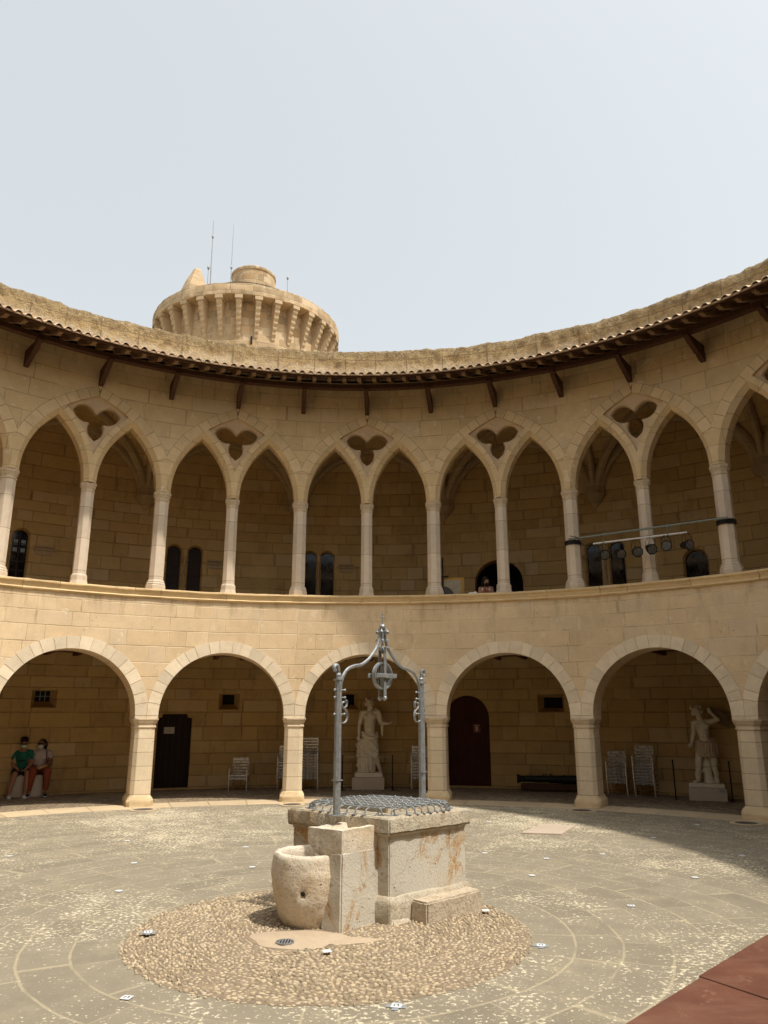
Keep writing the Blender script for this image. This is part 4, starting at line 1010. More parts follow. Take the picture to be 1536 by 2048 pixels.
# wrought iron frame
frame = thing('wrought_iron_well_frame', 'tall grey wrought iron arch over the well with curled posts, cross finial and pulley', 'iron arch')
p1 = Vector((.118, .86, .813)); p2 = Vector((.905, 1.78, .813)); up_ = Vector((0, 0, 1)); hx = (p2-p1).normalized(); mid = (p1+p2)/2; hl = (p2-p1).length/2
def FP(u, z, d=0.0): p = mid+hx*u+Vector((-hx.y, hx.x, 0))*d; return (p.x, p.y, z)
angf = atan2(hx.y, hx.x)
for s_ in (-1, 1):
    q = MB(); u0 = s_*hl
    def ringp(w_, z): return [FP(u0+w_*cos(2*pi*k/8+pi/8), z, w_*sin(2*pi*k/8+pi/8)) for k in range(8)]
    q.loft([ringp(.034, .815), ringp(.034, 1.2), ringp(.034, 1.205), ringp(.033, 1.93), ringp(.024, 1.985), ringp(.028, 1.99), ringp(.028, 2.0), ringp(.018, 2.01), ringp(.012, 2.045)])
    q.box(FP(u0, .818), (.13, .10, .008), rot=angf); q.box(FP(u0, 1.955), (.068, .068, .014), rot=angf); q.box(FP(u0, 1.10), (.072, .072, .010), rot=angf)
    post = q.build('iron_post', M['iron'], frame)
    q = MB(); P = []
    for k in range(15):
        t = k/14*1.55*pi; r_ = .034*(1-.35*k/14); P.append(FP(u0+s_*(.034-.034*0-r_*cos(t)), 2.055+r_*sin(t)+.01*0))
    q.tube([FP(u0, 2.03)]+P, [.014]*2+[.014-.004*k/13 for k in range(14)], 6, flat=1.6); q.build('top_curl', M['iron'], post, smooth=40)
    # S-shaped scroll on the inner side
    q = MB(); ui = u0-s_*.036
    def spiral(uc, zc, r0, r1, t0, t1, n=18): return [FP(uc-s_*lerp(r0, r1, k/n)*cos(lerp(t0, t1, k/n)), zc+lerp(r0, r1, k/n)*sin(lerp(t0, t1, k/n))) for k in range(n+1)]
    q.tube(spiral(ui-s_*.035, 1.745, .016, .045, -2.6*pi+pi, -.62*pi+pi-.35), .008, 5, flat=1.7)
    q.tube(spiral(ui-s_*.015, 1.63, .085, .024, .48*pi, -1.3*pi), .008, 5, flat=1.7)
    for z_, l_ in ((1.865, .05), (1.80, .05), (1.655, .045)): q.tube([FP(u0-s_*(-.045), z_), FP(u0-s_*(.034+l_), z_)], .008, 6); q.sphere(FP(u0-s_*(.034+l_), z_), .013, 7, 5); q.sphere(FP(u0+s_*.048, z_), .013, 7, 5)
    q.build('scroll', M['iron'], post, smooth=40)
    # ogee half of the arch
    q = MB(); P = catmull([(hl-.02, 1.78), (hl-.025, 1.88), (hl-.05, 1.975), (hl-.115, 2.05), (hl-.21, 2.085), (hl-.30, 2.10), (.21, 2.15), (.13, 2.22), (.075, 2.29), (.045, 2.36), (.028, 2.44)], 5)
    q.tube([FP(s_*x, z) for x, z in P], .016, 6, up=(-hx.y, hx.x, 0)); q.build('ogee_bar', M['iron'], frame, smooth=40)
q = MB()
for s_ in (-1, 1):
    P = catmull([(.16, 2.10), (.10, 2.20), (.05, 2.30), (.03, 2.44)], 5); 
q.tube([FP(0, 2.22), FP(0, 2.47)], .012, 6)
for z_ in (2.27, 2.34): 
    for k in range(8):
        t = 2*pi*k/8; q.tube([FP(.03*cos(t), z_, .03*sin(t)), FP(.055*cos(t), z_+.012, .055*sin(t)), FP(.075*cos(t), z_-.004, .075*sin(t))], [.010, .008, .002], 5)
q.build('leaf_collar', M['iron'], frame)
q = MB(); q.sphere(FP(0, 2.475), .032, 14, 10); q.build('ball', M['iron'], frame, smooth=True)
q = MB(); q.tube([FP(0, 2.50), FP(0, 2.605)], .005, 6); q.tube([FP(-.022, 2.572), FP(.022, 2.572)], .005, 6)
for c_ in ((-.022, 2.572), (.022, 2.572), (0, 2.605)): q.sphere(FP(*c_), .008, 6, 4)
q.build('cross', M['iron'], frame)
for k in range(4):
    t = pi*k/2+.5; q = MB(); c_ = FP(.048*cos(t), 2.425, .048*sin(t)); q.tube([FP(.01*cos(t), 2.45, .01*sin(t)), FP(.04*cos(t), 2.452, .04*sin(t)), c_], .006, 5); q.sphere(c_, (.021, .021, .019), 9, 6); q.build('curl', M['iron'], frame, smooth=True)
# pulley
pul = MB(); R_ = .118; zc = 2.01
for d_ in (-.032, .032): pul.box(FP(0, 2.03, d_), (.035, .010, .46), rot=angf); pul.sphere(FP(0, 1.80, d_), (.022, .022, .022), 8, 6)
pul.tube([FP(0, 1.80, -.05), FP(0, 1.80, .05)], .008, 6); pul.tube([FP(0, zc, -.055), FP(0, zc, .055)], .014, 8); pul.sphere(FP(0, 2.26), (.03, .03, .02), 8, 6)
pl = pul.build('pulley_hanger', M['iron'], frame)
q = MB(); prof = [(R_, -.022), (R_+.012, -.022), (R_+.004, 0), (R_+.012, .022), (R_, .022), (R_-.008, 0)]; rings = []
for k in range(36):
    t = 2*pi*k/36; rings.append([FP(r_*cos(t), zc+r_*sin(t), d_) for r_, d_ in prof])
rings.append(rings[0]); q.loft(rings, cap=False)
q.box(FP(0, zc), (.215, .03, .034), rot=angf); q.box(FP(0, zc), (.026, .03, .215), rot=angf)
q.build('pulley_wheel', M['iron'], pl, smooth=40)
q = MB(); q.box(FP(0, zc, -.052), (.30, .012, .040), rot=angf); q.box(FP(0, zc, .052), (.30, .012, .040), rot=angf); q.build('cross_bar', M['iron'], pl, bevel=.003)

# pier block with the upper trough, set against the well
A0 = Vector((.187, .462, 0)); e1 = (Vector((.475, .79, 0))-A0).normalized(); L1 = .47; e2 = Vector((-.83, .56, 0)).normalized()
def BP(u, v, z): p = A0+e1*u+e2*v; return (p.x, p.y, z)
def rectring(u0, u1, v0, v1, z): return [BP(u0, v0, z), BP(u1, v0, z), BP(u1, v1, z), BP(u0, v1, z)]
trough = thing('stone_trough_block', 'pale stone block carrying a shallow rough trough, set between the round basin and the well', 'stone trough')
stoneloft([rectring(-.005, L1, -.005, .20, -.03), rectring(.0, L1, 0, .20, .25), rectring(.01, L1, .005, .13, .575)], 'block', M['well'], trough, .045, .007, 6, .012, seed=3)
q = MB(); NO, NI = [], []
outer = [rectring(.012, L1+.06, .01, .36, .745), rectring(.012, L1+.06, .01, .365, .64), rectring(.012, L1+.05, .01, .31, .575), rectring(.03, L1, .02, .19, .50)]
inner = [rectring(.075, L1, .065, .31, .745), rectring(.09, L1, .08, .29, .70)]
rings = outer[::-1]+inner; q.loft(rings)
me = bpy.data.meshes.new('trough'); me.from_pydata(q.v, [], q.f); bm = bmesh.new(); bm.from_mesh(me)
for _ in range(5):
    L_ = [e for e in bm.edges if e.calc_length() > .04]
    if L_: bmesh.ops.subdivide_edges(bm, edges=L_, cuts=1, use_grid_fill=True)
bmesh.ops.triangulate(bm, faces=[f for f in bm.faces if len(f.verts) > 4]); bm.to_mesh(me); bm.free(); roughen(me, .007, 9, 5); link('trough', me, M['basin'], trough, smooth=40)
q = MB(); q.loft([rectring(.15, .30, .14, .20, .56), rectring(.16, .29, .14, .19, .38)]); q.build('spout', M['slab'], trough, bevel=.01)
# barrel-shaped basin
bc = Vector((-.085, .80, 0)); NBs = 48
basin = thing('stone_basin', 'barrel-shaped rough stone basin with a drain hole, at the foot of the trough block', 'basin', bc)
prof = [(.01, -.02), (.19, -.02), (.205, .02), (.235, .10), (.262, .20), (.277, .30), (.281, .40), (.276, .48), (.268, .53), (.255, .545), (.225, .545), (.212, .53), (.205, .42), (.19, .30), (.01, .27)]
prof = [(r_*1.16, z) for r_, z in prof]; q = MB(); q.lathe(prof, n=64); me = bpy.data.meshes.new('basin_bowl'); me.from_pydata(q.v, [], q.f)
bm = bmesh.new(); bm.from_mesh(me); L_ = [e for e in bm.edges if e.calc_length() > .04]; bmesh.ops.subdivide_edges(bm, edges=L_, cuts=2, use_grid_fill=True); bmesh.ops.triangulate(bm, faces=[f for f in bm.faces if len(f.verts) > 4])
hd = Vector((-.115, -1, 0)).normalized()
for v in bm.verts:     # the drain hole and the groove under it
    if v.co.y < -.1 and v.co.z < .45:
        lat = v.co.x-hd.x*.315; r_ = math.hypot(v.co.x, v.co.y)
        if r_ > .18:
            d = math.hypot(lat, v.co.z-.275); f = .05*math.exp(-(d/.020)**2)
            if v.co.z < .27: f = max(f, .007*math.exp(-(lat/.012)**2))
            v.co.x *= 1-f/r_; v.co.y *= 1-f/r_
bm.to_mesh(me); bm.free(); roughen(me, .011, 8, 2); link('bowl', me, M['basin'], basin, smooth=45)
q = MB(); c_ = hd*.301; q.sphere((c_.x, c_.y, .275), (.017, .017, .017), 10, 8); q.build('drain_hole', M['dark'], basin)
# step stone
n1 = Vector((E1.y, -E1.x, 0)); S0 = inset(quad, .002)[0]+E1*.24
def SP(u, v, z): p = S0+E1*u+n1*v; return (p.x, p.y, z)
o = stoneloft([[SP(0, 0, -.02), SP(.70, 0, -.02), SP(.70, .19, -.02), SP(-.01, .20, -.02)], [SP(0, 0, .165), SP(.69, 0, .165), SP(.69, .18, .165), SP(0, .195, .165)]], 'step_stone', M['step'], None, .04, .013, 8, .014)
tag(o, 'long rough stone step lying against the right face of the well', 'stone step')
o = stoneloft([[(.40, .80, -.01), (.60, .66, -.01), (.86, .86, -.01), (.75, 1.05, -.01)], [(.46, .82, .035), (.60, .71, .03), (.80, .87, .03), (.74, 1.0, .035)]], 'mortar_fillet', M['slab'], well, .04, .02, 9)

# drain, hatch, pit covers, floor markers, platform
dr = thing('drain_grate', 'small round iron drain grate in the pink mortar in front of the basin', 'drain', (-.21, .165, .0))
q = MB(); q.lathe([(.001, .019), (.062, .019)], n=24); q.build('drain_pit', M['dark'], dr)
q = MB(); q.lathe([(.058, .018), (.058, .026), (.070, .026), (.070, .018)], n=28, closed_prof=True)
q.build('rim', M['iron'], dr)
for k in range(5): q = MB(); x = -.042+.021*k; h_ = sqrt(.06**2-x*x); q.box((x, 0, .023), (.010, 2*h_, .005)); q.build('bar', M['iron'], dr).rotation_euler = (0, 0, 0)
H = [(2.46, 5.39), (3.01, 5.26), (3.41, 6.05), (2.97, 6.26)]
M['hatch'] = stone('hatch_stone', (.46, .37, .29), var=0, stain=(.36, .28, .2), sf=.4, sc=2, fine=.15, island=False, pits=.1)
tag(MB().loft([[(x, y, -.01) for x, y in H], [(x, y, .022) for x, y in H]]).build('floor_hatch', M['hatch'], None, bevel=.004), 'pinkish flat hatch slab in the paving at the edge of the roof shadow', 'hatch')
for (bay, lb) in ((-1, 'round drain cover in front of the pier beside the black shouldered door'), (0, 'round drain cover in front of the pier left of the robed statue'), (1, 'round drain cover in front of the pier left of the maroon door'), (2, 'round drain cover in front of the pier beside the cannon'), (3, 'round drain cover in front of the pier by the raised-arm statue')):
    t = thing('pit_cover', lb, 'drain cover', cyl(ang(bay), 8.86, 0), 0, 'round drain covers in front of the piers')
    MB().lathe([(.24, .002), (.24, .012), (.17, .014), (.17, .004)], n=28, closed_prof=False).build('surround', M['kerb'], t)
    q = MB(); q.lathe([(.001, .010), (.165, .010), (.17, .004)], n=28); q.build('cover', M['frame'], t)
    q = MB(); 
    for k in range(-3, 4): x = k*.042; q.box((x, 0, .013), (.010, 2*sqrt(.155**2-x*x), .004))
    q.build('slot', M['iron'], t)
M['white'] = simple('white_card', (.60, .61, .62), .6); M['tape'] = simple('blue_grey_tape', (.25, .27, .29), .6)
MK = [(-1.30, .40, 'white floor marker on the cobbles left of the basin'), (-1.03, -.91, 'white floor marker on the paving at the lower left, nearest on the left'), (.12, -.08, 'white floor marker on the cobbles below the drain and mortar'),
 (.60, -1.04, 'white floor marker on grey tape at the near edge of the cobbled disc'), (1.69, .14, 'white floor marker on grey tape at the right edge of the cobbled disc'), (1.40, 1.05, 'white floor marker on the cobbles just right of the step stone'),
 (2.09, 2.59, 'white floor marker on sunlit paving up and right of the step stone'), (2.73, 1.31, 'white floor marker on paving nearest to the red platform'), (3.18, 3.81, 'white floor marker on sunlit paving nearest inside the curved shadow edge'),
 (2.44, 3.53, 'white floor marker midway between the step stone and the curved shadow edge'), (3.77, 2.49, 'rightmost white floor marker lying in the sun'), (4.83, 3.72, 'rightmost white floor marker lying in the roof shadow'),
 (4.22, 5.04, 'white floor marker right on the curved edge of the roof shadow'), (-.94, 3.03, 'white floor marker just left of the basin'), (-2.03, 1.88, 'white floor marker left of the cobbled disc on plain paving'),
 (-2.33, 3.26, 'white floor marker in the middle of the left paving'), (-3.96, 3.68, 'leftmost white floor marker on the paving'), (1.76, 3.88, 'white floor marker right of the well slab'), (2.17, 6.52, 'farthest white floor marker, beyond the hatch to the left'),
 (5.32, 6.26, 'white floor marker in deep shadow near the far right piers'), (-2.91, 4.79, 'farthest white floor marker on the left paving'), (-1.24, 4.30, 'white floor marker behind the basin toward the left pier')]
for i, (x, y, lb) in enumerate(MK):
    t = thing('floor_marker', lb, 'floor marker', (x, y, 0), random.Random(i).uniform(-.35, .35), 'small white floor markers')
    zz = .026 if math.hypot(x-DC[0], y-DC[1]) < DR else .004
    if i in (3, 4, 0): MB().box((.0, 0, zz-.001), (.12, .04, .002)).box((0, 0, zz-.0005), (.04, .13, .002)).build('tape', M['tape'], t)
    MB().box((0, 0, zz+.003), (.062, .062, .003)).build('card', M['white'], t)
    if i in (0, 1, 3, 4, 7): MB().box((-.012, 0, zz+.005), (.006, .03, .001)).box((.012, 0, zz+.005), (.006, .03, .001)).box((.006, .014, zz+.005), (.016, .005, .001)).build('number', M['ink'], t)
# red platform boards in the near right corner
d0 = Vector((2.515, -.575, 0)); dA = (Vector((3.54, .48, 0))-d0).normalized(); dB = Vector((dA.y, -dA.x, 0)); 
d0 = d0+dB*.05
def PP(u, v, z): p = d0+dA*u+dB*v; return (p.x, p.y, z)
sdir = Vector((2.79-2.55, -1.03+.54, 0))
v0, v1 = 0, 1.5
for nm, u0, u1, lb in (('platform_board', .012, 1.9, 'rust-red platform board, the farther one, at the right edge of the courtyard'), ('platform_board', -1.9, -.012, 'rust-red platform board, the nearer one, cut by the bottom right corner of the view')):
    sh = .25; q = MB(); P = [(u0, 0.0 if u0 > 0 else .03), (u1, 0.0 if u0 > 0 else .03), (u1+.0, 1.8), (u0, 1.8)]
    if u0 > 0: P = [(u0-.0, 0), (u1, 0), (u1, 1.8), (u0-.35, 1.8), (u0-.25, 1.0)]
    else: P = [(u0, .03), (u1, .02), (u1-.25, 1.0), (u1-.35, 1.8), (u0, 1.8)]
    q.prism(P, lambda p, s_: PP(p[0], p[1], .004 if s_ == 0 else .032)); me = bpy.data.meshes.new(nm); me.from_pydata(q.v, [], q.f); fixn(me)
    tag(link(nm, me, M['stage'], None, bevel=.005), lb, 'platform board', 'rust-red platform boards')
# ------------------------------------------------------------------ stacked aluminium chairs
def chair_root(lab):
    t = thing('slatted_chair', lab, 'chair', (0, 0, 0), 0, 'stacked aluminium chairs')
    r_ = .0115
    for s_ in (-1, 1):
        x = s_*.195; P = catmull([(-.20, 0.0), (-.198, .15), (-.195, .35), (-.19, .40), (-.165, .425), (-.05, .43), (.08, .43), (.11, .42)], 3)
        q = MB(); q.tube([(x, y, z) for y, z in P], r_, 7)
        P = catmull([(.235, 0.0), (.19, .20), (.165, .27), (.135, .40), (.11, .60), (.108, .615)], 3); q.tube([(x*.90, y, z) for y, z in P], r_, 7)
        q.tube([(x, -.196, .235), (x*.9, .0, .235), (x*.9, .17, .25)], r_, 7)
        q.build('side_frame', M['alu'], t, smooth=40)
    q = MB(); q.tube([(-.195, -.196, .235), (.195, -.196, .235)], r_, 7); q.build('front_rail', M['alu'], t, smooth=40)
    q = MB()
    for k in range(6): q.box((0, -.175+.062*k, .262-.004*k), (.36, .040, .012), M=Matrix.Rotation(.08, 3, 'X'))
    q.build('seat', M['alu'], t, bevel=.004)
    q = MB()
    for k in range(5): z = .335+.062*k; q.box((0, .143-.012*k-.012, z), (.355, .012, .032), M=Matrix.Rotation(.18, 3, 'X'))
    q.tube([(-.17, .103, .612), (.17, .103, .612)], .009, 7)
    q.build('backrest', M['alu'], t, bevel=.004)
    return t
proto = None
STK = [('a', -2.66, 11.42, 2, 0, 'in the short stack right of the black door'), ('b', -1.66, 11.78, 6, .05, 'in the stack left of the centre-left pier'),
       ('c', -1.13, 11.60, 9, .0, 'in the tallest stack, left of the robed statue'), ('d', 1.34, 11.60, 6, -.05, 'in the stack behind the right iron post'),
       ('e', 5.45, 10.62, 5, -.42, 'in the lower stack of the right-hand pair'), ('f', 5.93, 10.30, 7, -.5, 'in the taller stack of the right-hand pair')]
ORD = ['bottom chair', 'second chair from the bottom', 'third chair from the bottom', 'fourth chair from the bottom', 'fifth chair from the bottom', 'sixth chair from the bottom', 'seventh chair from the bottom', 'eighth chair from the bottom', 'ninth chair from the bottom']
for (nm, x, y, n, rz_, where) in STK:
    for k in range(n):
        lab = ('topmost aluminium chair ' if k == n-1 else ('aluminium '+ORD[k]+' '))+where
        loc = Vector((x, y, .003+.062*k))+Matrix.Rotation(rz_, 3, 'Z') @ Vector((0, -.014*k+.02, 0))
        if proto is None: proto = chair_root(lab); proto.location = loc; proto.rotation_euler = (0, 0, rz_)
        else: dup(proto, loc, rz_, lab)

# ------------------------------------------------------------------ cannon
ca = atan2(-.30, 1.2)
can = thing('old_cannon', 'small black iron cannon barrel lying on a low timber bed against the back wall', 'cannon', (3.45, 11.33, 0), ca)
q = MB(); pr = [(0, .0), (.0, .045), (.0, .106), (.025, .092), (.05, .080), (.10, .062), (.20, .060), (.205, .068), (.235, .068), (.24, .062), (.44, .066), (.445, .074), (.48, .074), (.485, .068), (.70, .072), (.705, .082), (.74, .082), (.745, .076), (.98, .082), (.985, .094), (1.03, .094), (1.035, .086), (1.22, .090), (1.28, .085), (1.30, .03), (1.34, .035), (1.36, .02), (1.37, .0)]
rings = [[(x, r_*cos(2*pi*k/18), .255+r_*sin(2*pi*k/18)) for k in range(18)] for x, r_ in pr if r_ > 0]
q.loft(rings); q.tube([(.74, -.14, .25), (.74, .14, .25)], .026, 10)
for dx in (.55, .68): q.tube([(dx, 0, .32), (dx+.02, 0, .36), (dx+.06, 0, .36), (dx+.08, 0, .32)], .010, 6)
q.build('barrel', M['gun'], can, smooth=35)
q = MB(); q.box((.75, 0, .10), (1.35, .18, .13)); q.build('timber_bed', M['wood'], can, bevel=.012)

# ------------------------------------------------------------------ light rig in the gallery
M['white_tube'] = simple('white_painted_tube', (.62, .60, .55), .5); M['pipe'] = simple('green_grey_pipe', (.20, .21, .17), .5, .4)
rig = thing('lighting_rig', 'steel pipe clamped between two gallery columns with a shorter white bar slung under it', 'lighting rig')
pA = Vector(cyl(ang(2.0), 9.40, 4.955)); pB = Vector(cyl(ang(3.0), 9.40, 4.965)); dv = (pB-pA).normalized(); nv = Vector((dv.y, -dv.x, 0))
if nv.dot(pA) > 0: nv = -nv
pA2 = pA+nv*.06; pB2 = pB+nv*.06
q = MB(); q.tube([pA2-dv*.02, pB2+dv*.10], .021, 10); q.build('long_pipe', M['pipe'], rig, smooth=40)
for b_, z in ((2, 4.915), (3, 4.93)):
    q = MB(); a = ang(b_); c_ = Vector(cyl(a, CR-.02, 0)); rings = []
    for s_, zz in ((.285, z-.045), (.31, z-.043), (.31, z+.043), (.285, z+.045)): rings.append([tuple(c_+Matrix.Rotation(-a, 3, 'Z') @ Vector(p)) for p in octo(0, 0, s_, s_, zz)])
    q.loft(rings, cap=False); q.build('clamp_band', M['black'], rig)
def along(b_, z, off=.0):     # point on the chord above bay position b_
    d = Vector((sin(ang(b_)), cos(ang(b_)), 0)); 
    # intersection of the ray from the centre with the pipe line
    p = pA2.copy(); p.z = 0; den = d.x*dv.y-d.y*dv.x; t = (p.x*dv.y-p.y*dv.x)/den; r_ = d*t; return Vector((r_.x, r_.y, z))+nv*off
w0 = along(2.165, 4.80, .02); w1 = along(2.79, 4.79, .02)
q = MB(); q.tube([w0, w1], .017, 10); q.build('white_bar', M['white_tube'], rig, smooth=40)
for b_ in (2.24, 2.67):
    q = MB(); u_ = along(b_, 4.96, .0); l_ = along(b_, 4.79, .02); q.tube([u_, l_], .006, 6); q.tube([u_+Vector((0, 0, .03)), u_+Vector((0, 0, -.03))], .028, 8); q.tube([l_+Vector((0, 0, .02)), l_+Vector((0, 0, -.022))], .022, 8); q.build('hook_clamp', M['pipe'], rig)
q = MB(); P = [pA2+Vector((.0, -.03, .06)), along(2.05, 4.97, .05), along(2.10, 4.80, .03), along(2.14, 4.72, .03), along(2.19, 4.73, .03), w0]; P = [tuple(p) for p in P]
q.tube([Vector(p) for p in P], .008, 6); q.build('cable', M['black'], rig, smooth=40)
M['lens'] = simple('spotlight_lens', (.11, .10, .085), .25, .0, .5, 14, 0, .5)
def stage_light(b_, z, yaw, pitch, lab, k):
    p = along(b_, 0, .02); p.z = z
    t = thing('stage_light', lab, 'spotlight', p, 0, 'black spotlights hanging under the white bar')
    R_ = Matrix.Rotation(yaw, 3, 'Z') @ Matrix.Rotation(pitch, 3, 'X')
    def T(v): return tuple(R_ @ Vector(v))
    q = MB(); rings = []
    for yy, rr_ in ((.15, .02), (.145, .05), (.08, .070), (-.05, .076), (-.06, .082)): rings.append([T((rr_*cos(2*pi*j/16), yy, rr_*sin(2*pi*j/16))) for j in range(16)])
    q.loft(rings); q.build('lamp_can', M['black'], t, smooth=35)
    q = MB(); rings = []
    for yy, rr_ in ((-.045, .104), (-.060, .106), (-.066, .104), (-.066, .084)): rings.append([T((rr_*cos(2*pi*j/8+pi/8), yy, rr_*sin(2*pi*j/8+pi/8))) for j in range(8)])
    q.loft(rings, cap=False); q.add([T((.104*cos(2*pi*j/8+pi/8), -.045, .104*sin(2*pi*j/8+pi/8))) for j in range(8)], [tuple(range(8))]); q.build('colour_frame', M['black'], t)
    q = MB(); q.add([T((0.084*cos(2*pi*j/16), -.0625, 0.084*sin(2*pi*j/16))) for j in range(16)], [tuple(range(16))]); q.build('lens', M['lens'], t)
    q = MB(); hz = 4.79-z; q.tube([T((-.088, .02, 0)), (-.088, 0.0, hz*.6), (-.03, 0, hz-.01), (.03, 0, hz-.01), (.088, 0, hz*.6), T((.088, .02, 0))], .004, 5, flat=2); q.build('yoke', M['black'], t)
    q = MB(); q.tube([T((.02, .11, .02)), (.04, .07, -.07), (.02, .02, -.10), (-.03, .02, -.03), (-.04, 0, .05), (0, 0, hz)], .004, 5); q.build('lead', M['black'], t)
SL = [(2.235, 4.565, .05, .30, 'leftmost black spotlight under the white bar, in front of the twin window'), (2.344, 4.552, .12, .42, 'second black spotlight from the left, in front of the twin window'), (2.458, 4.545, .0, .25, 'third black spotlight from the left, just left of the column'),
      (2.552, 4.57, .05, .40, 'fourth black spotlight from the left, in front of the column'), (2.654, 4.585, -.38, .10, 'fifth black spotlight from the left, squarely facing the courtyard'), (2.785, 4.56, .30, .15, 'rightmost black spotlight at the end of the white bar')]
for k, s_ in enumerate(SL): stage_light(*s_, k)

# ------------------------------------------------------------------ notice board on easel in the gallery
ea = thing('display_easel', 'orange-edged display board with a dark quarter circle on a dark post behind the gallery parapet', 'display board', cyl(ang(1.095), 10.35, 3.05), -ang(1.1))
M['oframe'] = simple('orange_board', (.55, .29, .055), .6); M['beige'] = simple('beige_panel', (.46, .38, .26), .7); M['grey_panel'] = simple('dark_grey_disc', (.10, .09, .09), .7)
MB().box((.03, 0, 1.03), (.48, .02, .84)).build('board', M['oframe'], ea, bevel=.003)
o = MB().box((.015, -.012, 1.02), (.39, .01, .76)).build('panel', M['beige'], ea)
q = MB(); P = [(-.17, .98)]+[(-.17+.24*cos(pi/2*(1-k/14)), .98+.28*sin(pi/2*(1-k/14))) for k in range(15)]+[(.07, .70), (-.17, .70)]; q.prism(P, lambda p, s_: (p[0], -.0175 if s_ == 0 else -.021, p[1])); q.build('quarter_disc', M['grey_panel'], ea)
MB().box((-.185, -.03, .95), (.035, .03, 1.9)).build('post', M['frame'], ea); MB().box((-.16, -.03, 1.475), (.20, .04, .03)).build('ledge', M['frame'], ea)
for s_ in (-1, 1): MB().tube([(s_*.12, .02, 1.4), (s_*.2, .15, 0)], .012, 6).build('leg', M['frame'], ea)

# ------------------------------------------------------------------ figures
M['skin'] = simple('skin', (.34, .165, .10), .55, 0, .08, 10); M['skin2'] = simple('tanned_skin', (.24, .105, .062), .55, 0, .08, 10); M['hair'] = simple('dark_hair', (.012, .008, .006), .6, 0, .3, 30)
M['green'] = simple('green_cotton', (.018, .125, .085), .9, 0, .15, 10, .004); M['shorts'] = simple('navy_shorts', (.018, .020, .030), .9); M['tee'] = simple('white_cotton', (.46, .37, .34), .9, 0, .08, 10, .004)
M['rust'] = simple('rust_trousers', (.24, .058, .024), .9, 0, .12, 10, .004); M['mask'] = simple('pale_mask', (.50, .60, .58), .9); M['blackm'] = simple('black_cloth', (.012, .012, .013), .8); M['shoe'] = simple('white_shoe', (.60, .60, .60), .7)
M['bshoe'] = simple('black_shoe', (.02, .016, .02), .7); M['bag'] = simple('tan_leather', (.42, .24, .12), .6); M['phone'] = simple('phone', (.02, .02, .02), .2); M['linen'] = simple('white_linen', (.72, .69, .64), .9, 0, .08, 12, .006)
def cap2(mb, p1, r1, p2, r2, n=12):
    p1 = Vector(p1); p2 = Vector(p2); t = (p2-p1); L_ = t.length
    if L_ < 1e-5: mb.sphere(tuple(p1), r1, n, 8); return
    t.normalize(); u = t.orthogonal().normalized(); b = t.cross(u); rings = []
    for k in range(1, 4): a_ = pi/2*k/4; rings.append((p1-t*r1*cos(a_), r1*sin(a_)))
    rings.append((p1, r1)); rings.append((p2, r2))
    for k in range(3, 0, -1): a_ = pi/2*k/4; rings.append((p2+t*r2*cos(a_), r2*sin(a_)))
    mb.loft([[tuple(c_+u*(r_*cos(2*pi*j/n))+b*(r_*sin(2*pi*j/n))) for j in range(n)] for c_, r_ in rings])
def ell(mb, c, r_, R_=None):
    q = MB(); q.sphere((0, 0, 0), r_, 16, 10); vs = [(R_ @ Vector(v) if R_ else Vector(v))+Vector(c) for v in q.v]; mb.add(vs, q.f)
def chain(mb, pts):
    for (a_, ra), (b_, rb) in zip(pts[:-1], pts[1:]): cap2(mb, a_, ra, b_, rb)
def hand(mb, wrist, dirn, palmn, s=1.0, curl=.5, thumb=1):
    """wrist point, finger direction, palm normal"""
    w_ = Vector(wrist); d = Vector(dirn).normalized(); n_ = Vector(palmn); n_ = (n_-d*n_.dot(d)).normalized(); x = d.cross(n_)
    for k in range(4): cap2(mb, w_+x*(.010*(k-1.5))*s, .011*s, w_+d*.062*s+x*(.015*(k-1.5))*s, .010*s, 8)
    for k, L_ in enumerate((.052, .060, .056, .044)):
        b0 = w_+d*.066*s+x*(.0165*(k-1.5))*s; d1 = (d*cos(curl*.6)+n_*sin(curl*.6)); b1 = b0+d1*L_*.5*s; d2 = (d*cos(curl*1.6)+n_*sin(curl*1.6)); b2 = b1+d2*L_*.5*s
        cap2(mb, b0, .0075*s, b1, .007*s, 7); cap2(mb, b1, .007*s, b2, .006*s, 7)
    b0 = w_+d*.018*s+x*thumb*.022*s; b1 = b0+(x*thumb*.7+d*.6+n_*.3)*.026*s; b2 = b1+(d*.9+n_*.3)*.026*s; cap2(mb, b0, .010*s, b1, .0085*s, 7); cap2(mb, b1, .0085*s, b2, .007*s, 7)
def head(mb, c, s, R_, nose=True, beard=0):
    """c = centre of head; front is local -y"""
    c = Vector(c)
    def T(v): return c+R_ @ (Vector(v)*s)
    ell(mb, T((0, .008, .018)), (.072*s, .088*s, .085*s), R_); ell(mb, T((0, -.022, -.035)), (.056*s, .062*s, .066*s), R_); ell(mb, T((0, -.045, -.082)), (.030*s, .025*s, .020*s), R_)
    if nose: cap2(mb, T((0, -.080, .012)), .008*s, T((0, -.098, -.022)), .0125*s, 8)
    ell(mb, T((0, -.072, .028)), (.045*s, .012*s, .008*s), R_); ell(mb, T((0, -.080, -.050)), (.022*s, .010*s, .008*s), R_)
    for s_ in (-1, 1): ell(mb, T((s_*.073, .01, -.01)), (.008*s, .018*s, .026*s), R_); ell(mb, T((s_*.034, -.066, -.022)), (.018*s, .014*s, .016*s), R_)
def fig(name, mb, vox, mat, parent, sm=2, label=None): 
    me = remesh(mb, vox, sm, name); return link(name, me, mat, parent, smooth=True, label=label)
def Rx(a): return Matrix.Rotation(a, 3, 'X')
def Ry(a): return Matrix.Rotation(a, 3, 'Y')
def Rz(a): return Matrix.Rotation(a, 3, 'Z')
